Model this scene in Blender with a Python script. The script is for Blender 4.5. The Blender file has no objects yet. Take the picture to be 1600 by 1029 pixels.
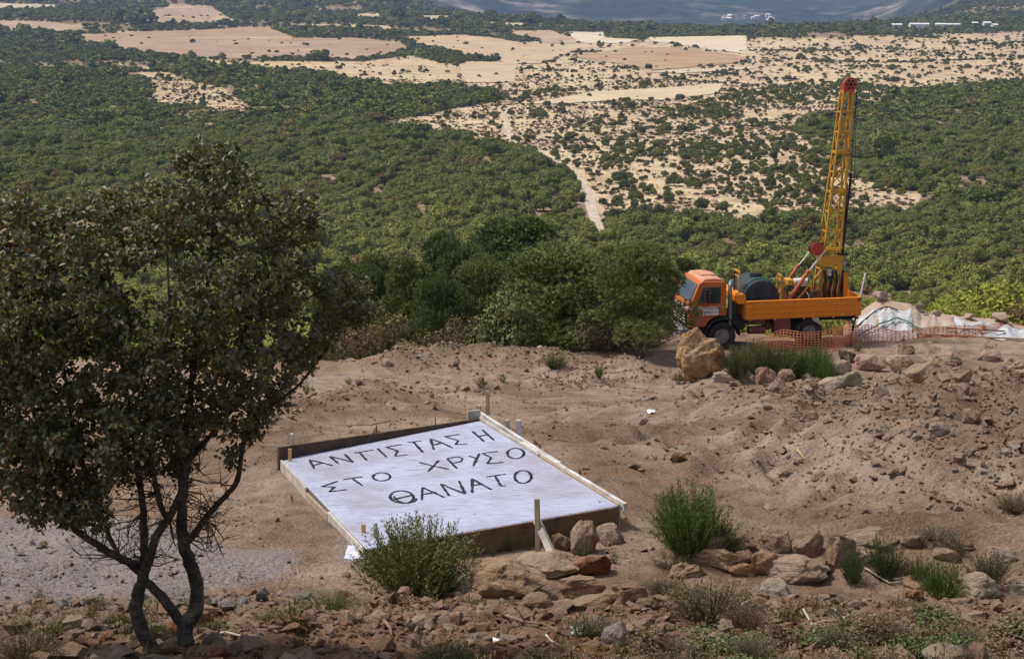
import bpy, bmesh, math, random
import numpy as np
from mathutils import Vector, Matrix, Euler
from mathutils.geometry import delaunay_2d_cdt

# ------------------------------------------------------------------ camera, world, sun, exposure
SC = bpy.context.scene
COL = SC.collection
FPX, PW, PH = 2800.0, 1600.0, 1029.0
PITCH = math.radians(11.0)
CAMZ = 70.0
cam_data = bpy.data.cameras.new('camera')
cam_data.sensor_width = 36.0
cam_data.lens = 36.0 * FPX / PW
cam_data.clip_start = 0.1
cam_data.clip_end = 30000.0
cam = bpy.data.objects.new('camera', cam_data)
cam.location = (0, 0, CAMZ)
cam.rotation_euler = (math.pi / 2 - PITCH, 0, 0)
COL.objects.link(cam)
SC.camera = cam

SUN_ELEV, SUN_AZ = math.radians(60), math.radians(-82)   # azimuth measured from +Y (ahead) to +X
world = bpy.data.worlds.new('World')
SC.world = world
world.use_nodes = True
wn = world.node_tree
bg = wn.nodes['Background']
sky = wn.nodes.new('ShaderNodeTexSky')
sky.sky_type = 'NISHITA'
sky.sun_disc = False
sky.sun_elevation = SUN_ELEV
sky.sun_rotation = SUN_AZ
sky.dust_density = 3.0
sky.air_density = 1.0
sky.ozone_density = 1.0
hsv = wn.nodes.new('ShaderNodeHueSaturation')            # thin cloud greys the sky light evenly
hsv.inputs['Saturation'].default_value = 0.55
wn.links.new(sky.outputs[0], hsv.inputs['Color'])
wn.links.new(hsv.outputs[0], bg.inputs[0])
bg.inputs[1].default_value = 0.085
sl = bpy.data.lights.new('sun', 'SUN')
sl.energy = 2.4
sl.angle = math.radians(9)
sl.color = (1.0, 0.92, 0.78)
sun = bpy.data.objects.new('sun', sl)
sd = Vector((math.sin(SUN_AZ) * math.cos(SUN_ELEV), math.cos(SUN_AZ) * math.cos(SUN_ELEV), math.sin(SUN_ELEV)))
sun.rotation_euler = (-sd).to_track_quat('-Z', 'Y').to_euler()
sun.location = (0, 0, 200)
COL.objects.link(sun)
SC.view_settings.view_transform = 'Standard'
SC.view_settings.look = 'None'
SC.view_settings.gamma = 1.0
SC.view_settings.use_curve_mapping = False
SC.view_settings.exposure = 0.64
SC.render.engine = 'CYCLES'
SC.cycles.use_denoising = True
SC.cycles.max_bounces = 6
SC.cycles.diffuse_bounces = 3
SC.cycles.glossy_bounces = 2
SC.cycles.transmission_bounces = 3
SC.cycles.volume_bounces = 0
SC.cycles.transparent_max_bounces = 6

# ------------------------------------------------------------------ helpers: pixels, noise, meshes, materials
CP, SP = math.cos(PITCH), math.sin(PITCH)

def ray(px, py):
    a = (np.asarray(px, float) - PW / 2) / FPX
    b = (np.asarray(py, float) - PH / 2) / FPX
    return np.stack([a, CP - b * SP, -SP - b * CP], -1)          # forward component 1 along the view axis

def project(P):
    P = np.asarray(P, float)
    x, y, z = P[..., 0], P[..., 1], P[..., 2] - CAMZ
    d = np.maximum(y * CP - z * SP, 1e-3)
    v = y * SP + z * CP
    return PW / 2 + FPX * x / d, PH / 2 - FPX * v / d, d

def _hash(ix, iy, s):
    h = (ix.astype(np.int64) * 374761393 + iy.astype(np.int64) * 668265263 + s * 982451653) & 0x7fffffff
    h = ((h ^ (h >> 13)) * 1274126177) & 0x7fffffff
    return ((h ^ (h >> 16)) & 0xffff) / 65535.0

def vnoise(x, y, s=0):
    ix, iy = np.floor(x), np.floor(y)
    fx, fy = x - ix, y - iy
    fx, fy = fx * fx * (3 - 2 * fx), fy * fy * (3 - 2 * fy)
    a, b = _hash(ix, iy, s), _hash(ix + 1, iy, s)
    c, d = _hash(ix, iy + 1, s), _hash(ix + 1, iy + 1, s)
    return (a + (b - a) * fx) * (1 - fy) + (c + (d - c) * fx) * fy - 0.5

def fbm(x, y, oct=4, s=0):
    r, a = 0, 1.0
    for k in range(oct):
        r = r + a * vnoise(x + 17.3 * k, y - 9.1 * k, s + k)
        x, y, a = x * 2.03, y * 2.03, a * 0.5
    return r

def sstep(a, b, x):
    t = np.clip((x - a) / (b - a), 0, 1)
    return t * t * (3 - 2 * t)

def inside(poly, x, y):
    poly = np.asarray(poly, float)
    r = np.zeros(np.shape(x), bool)
    j = len(poly) - 1
    for i in range(len(poly)):
        xi, yi, xj, yj = poly[i][0], poly[i][1], poly[j][0], poly[j][1]
        c = ((yi > y) != (yj > y)) & (x < (xj - xi) * (y - yi) / ((yj - yi) or 1e-9) + xi)
        r ^= c
        j = i
    return r

def new_mesh(name, verts, faces, mat=None, smooth=False):
    me = bpy.data.meshes.new(name)
    verts = np.asarray(verts, np.float32).reshape(-1, 3)
    if isinstance(faces, np.ndarray):
        n, k = faces.shape
        me.vertices.add(len(verts)); me.vertices.foreach_set('co', verts.ravel())
        me.loops.add(n * k); me.loops.foreach_set('vertex_index', faces.astype(np.int32).ravel())
        me.polygons.add(n)
        me.polygons.foreach_set('loop_start', np.arange(0, n * k, k, dtype=np.int32))
        me.update(calc_edges=True)
    else:
        me.from_pydata([tuple(map(float, v)) for v in verts], [], faces)
        me.update()
    if smooth:
        me.polygons.foreach_set('use_smooth', np.ones(len(me.polygons), bool))
    if mat is not None:
        me.materials.append(mat)
    return me

def link(name, me, parent=None, loc=None, rot=None, scale=None):
    o = bpy.data.objects.new(name, me)
    COL.objects.link(o)
    if parent is not None:
        o.parent = parent
    if loc is not None:
        o.location = loc
    if rot is not None:
        o.rotation_euler = rot
    if scale is not None:
        o.scale = scale
    return o

def tag(o, label=None, cat=None, group=None, kind=None):
    if label: o['label'] = label
    if cat: o['category'] = cat
    if group: o['group'] = group
    if kind: o['kind'] = kind
    return o

def thing(name, label, cat, loc=(0, 0, 0), rot=(0, 0, 0), group=None):
    o = bpy.data.objects.new(name, None)
    o.empty_display_size = 0.2
    COL.objects.link(o)
    o.location = loc
    o.rotation_euler = rot
    return tag(o, label, cat, group)

class MB:
    """collects shapes, then builds one mesh object"""
    def __init__(s):
        s.v, s.f = [], []
    def add(s, vs, fs):
        n = len(s.v)
        s.v += [tuple(v) for v in vs]
        s.f += [tuple(i + n for i in f) for f in fs]
        return s
    def box(s, c, size, R=None):
        hx, hy, hz = size[0] / 2, size[1] / 2, size[2] / 2
        vs = [Vector((x, y, z)) for x in (-hx, hx) for y in (-hy, hy) for z in (-hz, hz)]
        if R is not None:
            vs = [R @ v for v in vs]
        c = Vector(c)
        return s.add([v + c for v in vs], [(0, 1, 3, 2), (4, 6, 7, 5), (0, 4, 5, 1), (2, 3, 7, 6), (0, 2, 6, 4), (1, 5, 7, 3)])
    def bar(s, a, b, w, h=None, up=(0, 0, 1)):
        a, b = Vector(a), Vector(b)
        h = h or w
        d = (b - a)
        L = d.length
        d.normalize()
        u = Vector(up)
        if abs(u.dot(d)) > 0.95:
            u = Vector((1, 0, 0))
        x = d.cross(u).normalized()
        z = x.cross(d)
        R = Matrix((x, d, z)).transposed()
        return s.box((a + b) / 2, (w, L, h), R)
    def tube(s, pts, r, n=8, caps=True):
        pts = [Vector(p) for p in pts]
        rs = r if isinstance(r, (list, tuple)) else [r] * len(pts)
        rings, prev = [], None
        for i, p in enumerate(pts):
            t = (pts[min(i + 1, len(pts) - 1)] - pts[max(i - 1, 0)]).normalized()
            if prev is None:
                ref = Vector((0, 0, 1)) if abs(t.z) < 0.9 else Vector((1, 0, 0))
                x = t.cross(ref).normalized()
            else:
                x = (prev - t * prev.dot(t)).normalized()
            prev = x
            y = t.cross(x)
            rings.append([p + (x * math.cos(2 * math.pi * k / n) + y * math.sin(2 * math.pi * k / n)) * rs[i] for k in range(n)])
        base = len(s.v)
        for rg in rings:
            s.v += [tuple(v) for v in rg]
        for i in range(len(rings) - 1):
            for k in range(n):
                a, b = base + i * n + k, base + i * n + (k + 1) % n
                s.f.append((a, b, b + n, a + n))
        if caps:
            s.f.append(tuple(base + k for k in reversed(range(n))))
            s.f.append(tuple(base + (len(rings) - 1) * n + k for k in range(n)))
        return s
    def cyl(s, a, b, r, n=16):
        return s.tube([a, b], r, n)
    def prism(s, outline, axis, lo, hi):
        """outline: 2-D points in the plane across AXIS ('x': (y,z), 'y': (x,z), 'z': (x,y))"""
        def P(p, w):
            return {'x': (w, p[0], p[1]), 'y': (p[0], w, p[1]), 'z': (p[0], p[1], w)}[axis]
        n = len(outline)
        vs = [P(p, lo) for p in outline] + [P(p, hi) for p in outline]
        fs = [tuple(range(n)), tuple(range(2 * n - 1, n - 1, -1))] + [(i, i + n, (i + 1) % n + n, (i + 1) % n) for i in range(n)]
        return s.add(vs, fs)
    def mesh(s, name, mat, bevel=0.0, smooth=False, seg=1):
        me = new_mesh(name, s.v, s.f, mat)
        bm = bmesh.new(); bm.from_mesh(me)
        bmesh.ops.recalc_face_normals(bm, faces=bm.faces)
        if bevel:
            bmesh.ops.bevel(bm, geom=[e for e in bm.edges if e.is_manifold and e.calc_face_angle(0) > 0.5], offset=bevel, segments=seg, affect='EDGES', profile=0.6)
        bm.to_mesh(me); bm.free()
        if smooth:
            for p in me.polygons:
                p.use_smooth = True
            me.set_sharp_from_angle(angle=math.radians(38))
        return me
    def build(s, name, mat, parent=None, bevel=0.0, smooth=False, seg=1):
        return link(name, s.mesh(name, mat, bevel, smooth, seg), parent)

# ---- materials
MATS = {}
def nodes_of(name):
    m = bpy.data.materials.new(name)
    m.use_nodes = True
    nt = m.node_tree
    return m, nt, nt.nodes['Principled BSDF']

def N(nt, kind, **kw):
    n = nt.nodes.new(kind)
    for k, v in kw.items():
        if k.startswith('i_'):
            n.inputs[k[2:].replace('_', ' ')].default_value = v
        else:
            setattr(n, k, v)
    return n

def noise(nt, vec, scale, detail=5, rough=0.6):
    n = N(nt, 'ShaderNodeTexNoise', i_Scale=scale, i_Detail=detail, i_Roughness=rough)
    nt.links.new(vec, n.inputs['Vector'])
    return n.outputs['Fac']

def ramp(nt, fac, stops):
    r = nt.nodes.new('ShaderNodeValToRGB')
    el = r.color_ramp.elements
    while len(el) < len(stops):
        el.new(0.5)
    for e, (p, c) in zip(el, stops):
        e.position = p
        e.color = (*c, 1) if len(c) == 3 else c
    nt.links.new(fac, r.inputs[0])
    return r.outputs[0]

def mixc(nt, fac, a, b, mode='MIX'):
    m = nt.nodes.new('ShaderNodeMix')
    m.data_type = 'RGBA'; m.blend_type = mode
    for sock, v in ((m.inputs[0], fac), (m.inputs[6], a), (m.inputs[7], b)):
        if hasattr(v, 'links') or isinstance(v, bpy.types.NodeSocket):
            nt.links.new(v, sock)
        else:
            sock.default_value = v if not isinstance(v, tuple) or len(v) == 4 else (*v, 1)
    return m.outputs[2]

def bump(nt, bsdf, height, strength=0.4, dist=0.02):
    b = N(nt, 'ShaderNodeBump', i_Strength=strength, i_Distance=dist)
    nt.links.new(height, b.inputs['Height'])
    nt.links.new(b.outputs[0], bsdf.inputs['Normal'])

def noisy(name, a, b, scale=4.0, rough=0.8, bstr=0.3, bscale=30.0, bdist=0.01, metal=0.0, world_pos=False, c=None, spec=0.3):
    """two- or three-tone noise colour with a fine bump"""
    m, nt, p = nodes_of(name)
    if world_pos:
        vec = nt.nodes.new('ShaderNodeNewGeometry').outputs['Position']
    else:
        vec = nt.nodes.new('ShaderNodeTexCoord').outputs['Object']
    f = noise(nt, vec, scale)
    stops = [(0.36, a), (0.64, b)] if c is None else [(0.34, a), (0.5, b), (0.66, c)]
    nt.links.new(ramp(nt, f, stops), p.inputs['Base Color'])
    p.inputs['Roughness'].default_value = rough
    p.inputs['Metallic'].default_value = metal
    p.inputs['Specular IOR Level'].default_value = spec
    if bstr:
        bump(nt, p, noise(nt, vec, bscale), bstr, bdist)
    return m

def tinted(name, rough=0.7, var=0.35, scale=1.5, spec=0.2, translucent=0.0, own=None):
    """foliage: colour from the copy's own tint attribute, or OWN, with light and dark leaves"""
    m, nt, p = nodes_of(name)
    if own is None:
        at = N(nt, 'ShaderNodeAttribute', attribute_type='INSTANCER', attribute_name='tint')
        colr = at.outputs['Color']
    else:
        rgb = nt.nodes.new('ShaderNodeRGB'); rgb.outputs[0].default_value = (*own, 1)
        colr = rgb.outputs[0]
    lv = N(nt, 'ShaderNodeAttribute', attribute_type='GEOMETRY', attribute_name='leaf')
    hs = nt.nodes.new('ShaderNodeHueSaturation')
    nt.links.new(colr, hs.inputs['Color'])
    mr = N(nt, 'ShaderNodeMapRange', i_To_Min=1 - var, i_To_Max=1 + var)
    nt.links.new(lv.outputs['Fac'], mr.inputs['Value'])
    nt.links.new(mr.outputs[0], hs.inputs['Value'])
    mh = N(nt, 'ShaderNodeMapRange', i_To_Min=0.475, i_To_Max=0.52)
    nt.links.new(lv.outputs['Fac'], mh.inputs['Value'])
    nt.links.new(mh.outputs[0], hs.inputs['Hue'])
    nt.links.new(hs.outputs[0], p.inputs['Base Color'])
    p.inputs['Roughness'].default_value = rough
    p.inputs['Specular IOR Level'].default_value = spec
    if translucent:
        tr = nt.nodes.new('ShaderNodeBsdfTranslucent')
        nt.links.new(hs.outputs[0], tr.inputs['Color'])
        mx = nt.nodes.new('ShaderNodeMixShader')
        mx.inputs[0].default_value = translucent
        nt.links.new(p.outputs[0], mx.inputs[1]); nt.links.new(tr.outputs[0], mx.inputs[2])
        nt.links.new(mx.outputs[0], nt.nodes['Material Output'].inputs[0])
    return m

def face_attr(me, name, vals):
    a = me.attributes.new(name, 'FLOAT', 'FACE')
    a.data.foreach_set('value', np.asarray(vals, np.float32))

# ---- scattering of uncountable stuff: one object whose points carry copies of a few source meshes
def scatter(name, pts, rots, scls, idx, tints, meshes):
    src = bpy.data.collections.new(name + '_source')
    for i, me in enumerate(meshes):
        src.objects.link(bpy.data.objects.new('%s_source_%02d' % (name, i), me))
    me = bpy.data.meshes.new(name)
    n = len(pts)
    me.vertices.add(n)
    me.vertices.foreach_set('co', np.asarray(pts, np.float32).ravel())
    for nm, ty, arr, key in (('rot', 'FLOAT_VECTOR', rots, 'vector'), ('scl', 'FLOAT_VECTOR', scls, 'vector'), ('tint', 'FLOAT_COLOR', np.concatenate([tints, np.ones((n, 1))], 1), 'color')):
        a = me.attributes.new(nm, ty, 'POINT')
        a.data.foreach_set(key, np.asarray(arr, np.float32).ravel())
    a = me.attributes.new('idx', 'INT', 'POINT')
    a.data.foreach_set('value', np.asarray(idx, np.int32))
    o = link(name, me)
    ng = bpy.data.node_groups.new(name, 'GeometryNodeTree')
    ng.interface.new_socket('Geometry', in_out='INPUT', socket_type='NodeSocketGeometry')
    ng.interface.new_socket('Geometry', in_out='OUTPUT', socket_type='NodeSocketGeometry')
    gi, go = ng.nodes.new('NodeGroupInput'), ng.nodes.new('NodeGroupOutput')
    ci = ng.nodes.new('GeometryNodeCollectionInfo')
    ci.inputs['Collection'].default_value = src
    ci.inputs['Separate Children'].default_value = True
    ci.inputs['Reset Children'].default_value = True
    ip = ng.nodes.new('GeometryNodeInstanceOnPoints')
    ip.inputs['Pick Instance'].default_value = True
    L = ng.links.new
    L(gi.outputs[0], ip.inputs['Points'])
    L(ci.outputs[0], ip.inputs['Instance'])
    for nm, ty, sock in (('idx', 'INT', 'Instance Index'), ('rot', 'FLOAT_VECTOR', 'Rotation'), ('scl', 'FLOAT_VECTOR', 'Scale')):
        na = ng.nodes.new('GeometryNodeInputNamedAttribute')
        na.data_type = ty
        na.inputs['Name'].default_value = nm
        L(na.outputs['Attribute'], ip.inputs[sock])
    L(ip.outputs[0], go.inputs[0])
    md = o.modifiers.new('copies', 'NODES')
    md.node_group = ng
    return o

# ------------------------------------------------------------------ terrain height
PROF = np.array([(-30, 6), (-10, 0.9), (0, -1.65), (12, -4.56), (16, -5.85), (19.3, -6.95), (29, -7.25), (40, -9.3), (55, -12.5), (61, -13.35),
                 (70.5, -13.6), (80, -16.6), (110, -24), (200, -44), (350, -62), (600, -63), (1200, -59), (2300, -57)], float)
_ty = np.concatenate([np.arange(-30, 120, 0.1), np.geomspace(120, 2300, 800)])
_tz = np.interp(_ty, PROF[:, 0], PROF[:, 1])
_w = np.interp(_ty, [-30, 12, 20, 60, 100, 400, 2300], [1, 1, 0.8, 2.5, 8, 60, 200])
_tz = np.mean([np.interp(_ty + _w * k, _ty, _tz) for k in np.linspace(-1, 1, 9)], 0)

def base_h(x, y):
    u = x / np.maximum(y, 1.0)
    z = np.interp(y, _ty, _tz)
    z = z - 2.2 * sstep(62.5, 71, y) * sstep(4, -3, x) * (1 - sstep(90, 160, y))
    v = sstep(110, 380, y)
    z = z + v * fbm(x / 260, y / 260, 3, 5) * 7 * (1 + sstep(700, 2000, y))
    # beyond the plain: land climbs on the left, dips in the middle, a hill on the right, mountains far behind
    left = sstep(0.055, -0.10, u)
    right = sstep(0.17, 0.30, u)
    mid_far = np.interp(y, [2300, 2900, 3600, 5200, 6600, 8200, 10500], [0, -25, -95, -95, -5, 240, 520])
    left_far = np.interp(y, [1300, 2300, 3000, 3800, 5200, 10500], [0, 16, 34, 60, 60, 300])
    right_far = np.interp(y, [2300, 2700, 3600, 4600, 10500], [0, 4, 62, 110, 420])
    far = mid_far * (1 - left) * (1 - right) + left_far * left + right_far * right
    z = z + far + sstep(3000, 6500, y) * fbm(x / 1100, y / 1100, 5, 9) * 150 + sstep(2300, 3200, y) * fbm(x / 500, y / 500, 3, 12) * 14
    return z + CAMZ

def hit(px, py, hf=None, lift=0.0):
    """where the pixels' rays meet the ground"""
    hf = hf or ground_h
    R = ray(np.atleast_1d(px), np.atleast_1d(py))
    t = np.geomspace(3, 12000, 700)
    X, Y, Z = R[:, :1] * t, R[:, 1:2] * t, CAMZ + R[:, 2:3] * t
    below = Z < hf(X, Y) + lift
    i = np.argmax(below, 1)
    i = np.where(below.any(1), i, len(t) - 1)
    lo, hi = t[np.maximum(i - 1, 0)], t[i]
    for _ in range(14):
        m = (lo + hi) / 2
        b = CAMZ + R[:, 2] * m < hf(R[:, 0] * m, R[:, 1] * m) + lift
        hi = np.where(b, m, hi); lo = np.where(b, lo, m)
    return np.stack([R[:, 0] * hi, R[:, 1] * hi, CAMZ + R[:, 2] * hi], -1)

def hit1(px, py, hf=None):
    return Vector(hit([px], [py], hf)[0])

# mounds, berms and hollows of the levelled site: (pixel x, pixel y, height, radius across, radius along the view)
BUMPS = []
for px, py, h, rx, ry in (
        (1570, 690, 0.95, 2.6, 3.6), (1440, 640, 0.35, 3.0, 3.4), (1600, 770, 0.40, 2.0, 2.4), (1330, 610, 0.30, 2.4, 1.6), (1210, 630, 0.40, 1.7, 1.6),
        (1545, 705, -0.75, 0.9, 1.0), (1590, 690, -0.5, 0.8, 1.2), (1290, 740, -0.18, 2.4, 2.4), (1240, 690, -0.15, 1.6, 2.0),
        (1065, 722, 0.22, 0.42, 0.5), (960, 722, -0.10, 1.0, 1.2), (1110, 640, 0.25, 1.2, 1.6), (1000, 600, 0.22, 1.4, 1.2),
        (830, 915, 0.22, 0.9, 0.5), (1200, 870, 0.16, 1.2, 0.5), (1400, 860, 0.18, 1.2, 0.6), (700, 960, 0.10, 1.0, 0.5),
        (1460, 535, 0.12, 4.0, 1.6)):
    p = hit1(px, py, base_h)
    BUMPS.append((p.x, p.y, h, rx, ry))
BERMS = []
for pts, h, w in (
        ([(380, 560), (520, 562), (640, 568), (760, 570), (880, 572), (985, 590)], 0.75, 1.25),
        ([(380, 650), (480, 640), (600, 628), (700, 622), (800, 616), (900, 606), (985, 600)], 0.34, 0.75),
        ([(1120, 610), (1200, 605), (1290, 600), (1400, 600), (1500, 596), (1640, 600)], 0.42, 1.1),
        ([(1090, 850), (1180, 848), (1290, 852), (1420, 850), (1620, 868)], 0.22, 0.45)):
    q = hit([p[0] for p in pts], [p[1] for p in pts], base_h)[:, :2]
    BERMS.append((q, h, w))

# slab corners, traced: far left, far right, near right, near left; its top is level
SLAB_Z = CAMZ - 6.70
def on_plane(px, py, z):
    R = ray(px, py)
    t = (z - CAMZ) / R[..., 2]
    return np.stack([R[..., 0] * t, R[..., 1] * t, np.full(np.shape(t), float(z))], -1)
SLAB = on_plane(np.array([441., 750., 966., 573.]), np.array([718., 657., 789., 857.]), SLAB_Z)

RUTS = []      # pairs of wheel ruts worn into the earth
for pts in ([(1130, 800), (1220, 765), (1310, 715), (1350, 665), (1370, 620)], [(990, 760), (1060, 700), (1130, 660), (1180, 625)], [(400, 606), (560, 602), (720, 600), (880, 590), (1000, 572), (1090, 556)], [(1000, 690), (1150, 700), (1290, 690), (1420, 720), (1560, 790)], [(650, 640), (820, 650), (960, 680), (1120, 750), (1300, 800), (1480, 812)]):
    q = hit([p[0] for p in pts], [p[1] for p in pts], base_h)[:, :2]
    t = np.linspace(0, len(q) - 1, 12)
    RUTS.append(np.stack([np.interp(t, np.arange(len(q)), q[:, 0]), np.interp(t, np.arange(len(q)), q[:, 1])], -1))

def seg_dist(x, y, q):
    best = np.full(np.shape(x), 1e9)
    for (ax, ay), (bx, by) in zip(q[:-1], q[1:]):
        dx, dy = bx - ax, by - ay
        t = np.clip(((x - ax) * dx + (y - ay) * dy) / (dx * dx + dy * dy), 0, 1)
        best = np.minimum(best, np.hypot(x - ax - t * dx, y - ay - t * dy))
    return best

_sc = SLAB[:, :2].mean(0)
_dF = np.array([SLAB[0, 1] - SLAB[3, 1], SLAB[3, 0] - SLAB[0, 0]]); _dF /= np.linalg.norm(_dF)   # outward normal of the left edge, reversed
_dF = _dF if _dF @ (SLAB[1, :2] - SLAB[0, :2]) > 0 else -_dF
def ground_h(x, y):
    x, y = np.atleast_1d(np.asarray(x, float)), np.atleast_1d(np.asarray(y, float))
    z = base_h(x, y)
    near = 1 - sstep(72, 90, y)
    e = 0
    for bx, by, h, rx, ry in BUMPS:
        e = e + h * np.exp(-((x - bx) / rx) ** 2 - ((y - by) / ry) ** 2)
    for q, h, w in BERMS:
        d = seg_dist(x, y, q)
        m = 0.75 + 0.9 * vnoise(x * 0.8, y * 0.8, 31)
        e = e + h * m * np.exp(-(d / w) ** 2)
    for q in RUTS:
        m = (y > 19) & (y < 66)
        d = np.full(np.shape(x), 9.0)
        if np.any(m):
            d[m] = seg_dist(x[m], y[m], q) + 0.22 * vnoise(x[m] * 1.1, y[m] * 1.1, 71)
        dd_ = np.abs(d - 0.85)
        e = e - 0.085 * np.exp(-(dd_ / 0.17) ** 2) + 0.055 * np.exp(-((dd_ - 0.34) / 0.14) ** 2)
    rubble = 1 - sstep(16.5, 20.0, y)
    rough = 0.28 * fbm(x * 0.42, y * 0.42, 4, 3) - 0.26 * np.abs(fbm(x * 0.30 + 0.12 * y, y * 0.75 - 0.2 * x, 3, 13)) * sstep(20, 27, y) + (0.05 + 0.09 * rubble) * fbm(x * 1.7, y * 1.7, 4, 7)
    heap = np.clip(np.abs(e) * 1.6 - 0.1, 0, 1)
    rough = rough + heap * 0.40 * fbm(x * 1.1, y * 1.1, 5, 21)
    ds = np.maximum(np.abs(x - _sc[0]) / 3.0, np.abs(y - _sc[1]) / 3.6)
    flat = 1 - sstep(0.75, 1.25, ds)
    z = z + near * (e + rough) * (1 - 0.85 * flat)
    a_ = (x - _sc[0]) * _dF[0] + (y - _sc[1]) * _dF[1]
    return z * (1 - flat) + (SLAB_Z - 0.30 + 0.17 * sstep(-1.35, -1.85, a_) + near * rough * 0.25) * flat

# ------------------------------------------------------------------ ground sheet (fan-shaped grid, finer near the camera), split where the site ends
rows = [-12.0]
while rows[-1] < 10600:
    y = rows[-1]
    rows.append(y + (0.35 if y < 6 else 0.065 if y < 15 else 0.0046 * y if y < 90 else 0.018 * y))
rows = np.array(rows)
us = np.concatenate([-np.geomspace(0.95, 0.30, 60)[:-1], np.linspace(-0.30, 0.30, 440), np.geomspace(0.30, 0.95, 60)[1:]])
GX = us[None, :] * (rows[:, None] + 15.0)
GY = np.repeat(rows[:, None], len(us), 1)
GZ = ground_h(GX, GY)

def sheet(name, r0, r1, mat):
    nr, nc = r1 - r0, len(us)
    V = np.stack([GX[r0:r1], GY[r0:r1], GZ[r0:r1]], -1).reshape(-1, 3)
    i = np.arange((nr - 1) * nc).reshape(nr - 1, nc)[:, :-1].ravel()
    Fq = np.stack([i, i + 1, i + nc + 1, i + nc], 1)
    me = new_mesh(name, V, Fq, mat, smooth=True)
    return tag(link(name, me), kind='structure'), V

def vert_attr(me, name, vals):
    a = me.attributes.new(name, 'FLOAT', 'POINT')
    a.data.foreach_set('value', np.asarray(vals, np.float32))

def dirt_material():
    m, nt, p = nodes_of('site_dirt')
    pos = nt.nodes.new('ShaderNodeNewGeometry').outputs['Position']
    big = noise(nt, pos, 0.35, 5, 0.6)
    mid = noise(nt, pos, 2.2, 6, 0.65)
    fine = noise(nt, pos, 22.0, 6, 0.7)
    c = ramp(nt, big, [(0.30, (0.195, 0.128, 0.084)), (0.5, (0.315, 0.222, 0.160)), (0.70, (0.44, 0.345, 0.27))])
    c2 = ramp(nt, mid, [(0.3, (0.62, 0.58, 0.55)), (0.5, (1, 1, 1)), (0.72, (1.28, 1.26, 1.24))])
    c = mixc(nt, 1.0, c, c2, 'MULTIPLY')
    c3 = ramp(nt, fine, [(0.33, (0.6, 0.57, 0.55)), (0.5, (1, 1, 1)), (0.68, (1.25, 1.25, 1.25))])
    c = mixc(nt, 1.0, c, c3, 'MULTIPLY')
    # pale pebbles too small to pick out
    vo = N(nt, 'ShaderNodeTexVoronoi', i_Scale=26.0)
    nt.links.new(pos, vo.inputs['Vector'])
    peb = ramp(nt, vo.outputs['Distance'], [(0.12, (1, 1, 1)), (0.26, (0, 0, 0))])
    sel = ramp(nt, vo.outputs['Color'], [(0.62, (0, 0, 0)), (0.7, (1, 1, 1))])
    pf = mixc(nt, 1.0, peb, sel, 'MULTIPLY')
    c = mixc(nt, pf, c, (0.50, 0.42, 0.35))
    for nm, colr in (('red', (0.30, 0.165, 0.10)), ('ochre', (0.27, 0.145, 0.07)), ('lime', (0.33, 0.33, 0.38)), ('track', (0.43, 0.34, 0.275)), ('grass', (0.14, 0.12, 0.065))):
        at = N(nt, 'ShaderNodeAttribute', attribute_type='GEOMETRY', attribute_name=nm)
        k = nt.nodes.new('ShaderNodeMath'); k.operation = 'MULTIPLY'
        nt.links.new(at.outputs['Fac'], k.inputs[0])
        nt.links.new(ramp(nt, mid if nm != 'lime' else fine, [(0.38, (0.25,) * 3), (0.6, (1,) * 3)]), k.inputs[1])
        tone = mixc(nt, 1.0, colr, c3, 'MULTIPLY')
        c = mixc(nt, k.outputs[0], c, tone)
    nt.links.new(c, p.inputs['Base Color'])
    p.inputs['Roughness'].default_value = 0.95
    p.inputs['Specular IOR Level'].default_value = 0.1
    ad = nt.nodes.new('ShaderNodeMath'); ad.operation = 'ADD'
    nt.links.new(mid, ad.inputs[0]); nt.links.new(fine, ad.inputs[1])
    bump(nt, p, ad.outputs[0], 1.0, 0.09)
    return m

def valley_material():
    m, nt, p = nodes_of('dry_valley_grass')
    pos = nt.nodes.new('ShaderNodeNewGeometry').outputs['Position']
    big = noise(nt, pos, 0.012, 5, 0.6)
    mid = noise(nt, pos, 0.09, 6, 0.7)
    fine = noise(nt, pos, 0.7, 4, 0.7)
    bare = N(nt, 'ShaderNodeAttribute', attribute_type='GEOMETRY', attribute_name='bare').outputs['Fac']
    straw = ramp(nt, mid, [(0.30, (0.26, 0.19, 0.13)), (0.42, (0.43, 0.335, 0.215)), (0.56, (0.58, 0.475, 0.31)), (0.72, (0.41, 0.35, 0.28))])
    soil = ramp(nt, mid, [(0.35, (0.16, 0.14, 0.07)), (0.5, (0.24, 0.18, 0.12)), (0.68, (0.38, 0.30, 0.24))])
    c = mixc(nt, bare, soil, straw)
    c = mixc(nt, 1.0, c, ramp(nt, fine, [(0.3, (0.7, 0.68, 0.66)), (0.55, (1.05, 1.05, 1.05))]), 'MULTIPLY')
    c = mixc(nt, 1.0, c, ramp(nt, big, [(0.35, (0.88, 0.86, 0.86)), (0.6, (1.05, 1.05, 1.03))]), 'MULTIPLY')
    nt.links.new(c, p.inputs['Base Color'])
    p.inputs['Roughness'].default_value = 1.0
    p.inputs['Specular IOR Level'].default_value = 0.0
    return m

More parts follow.
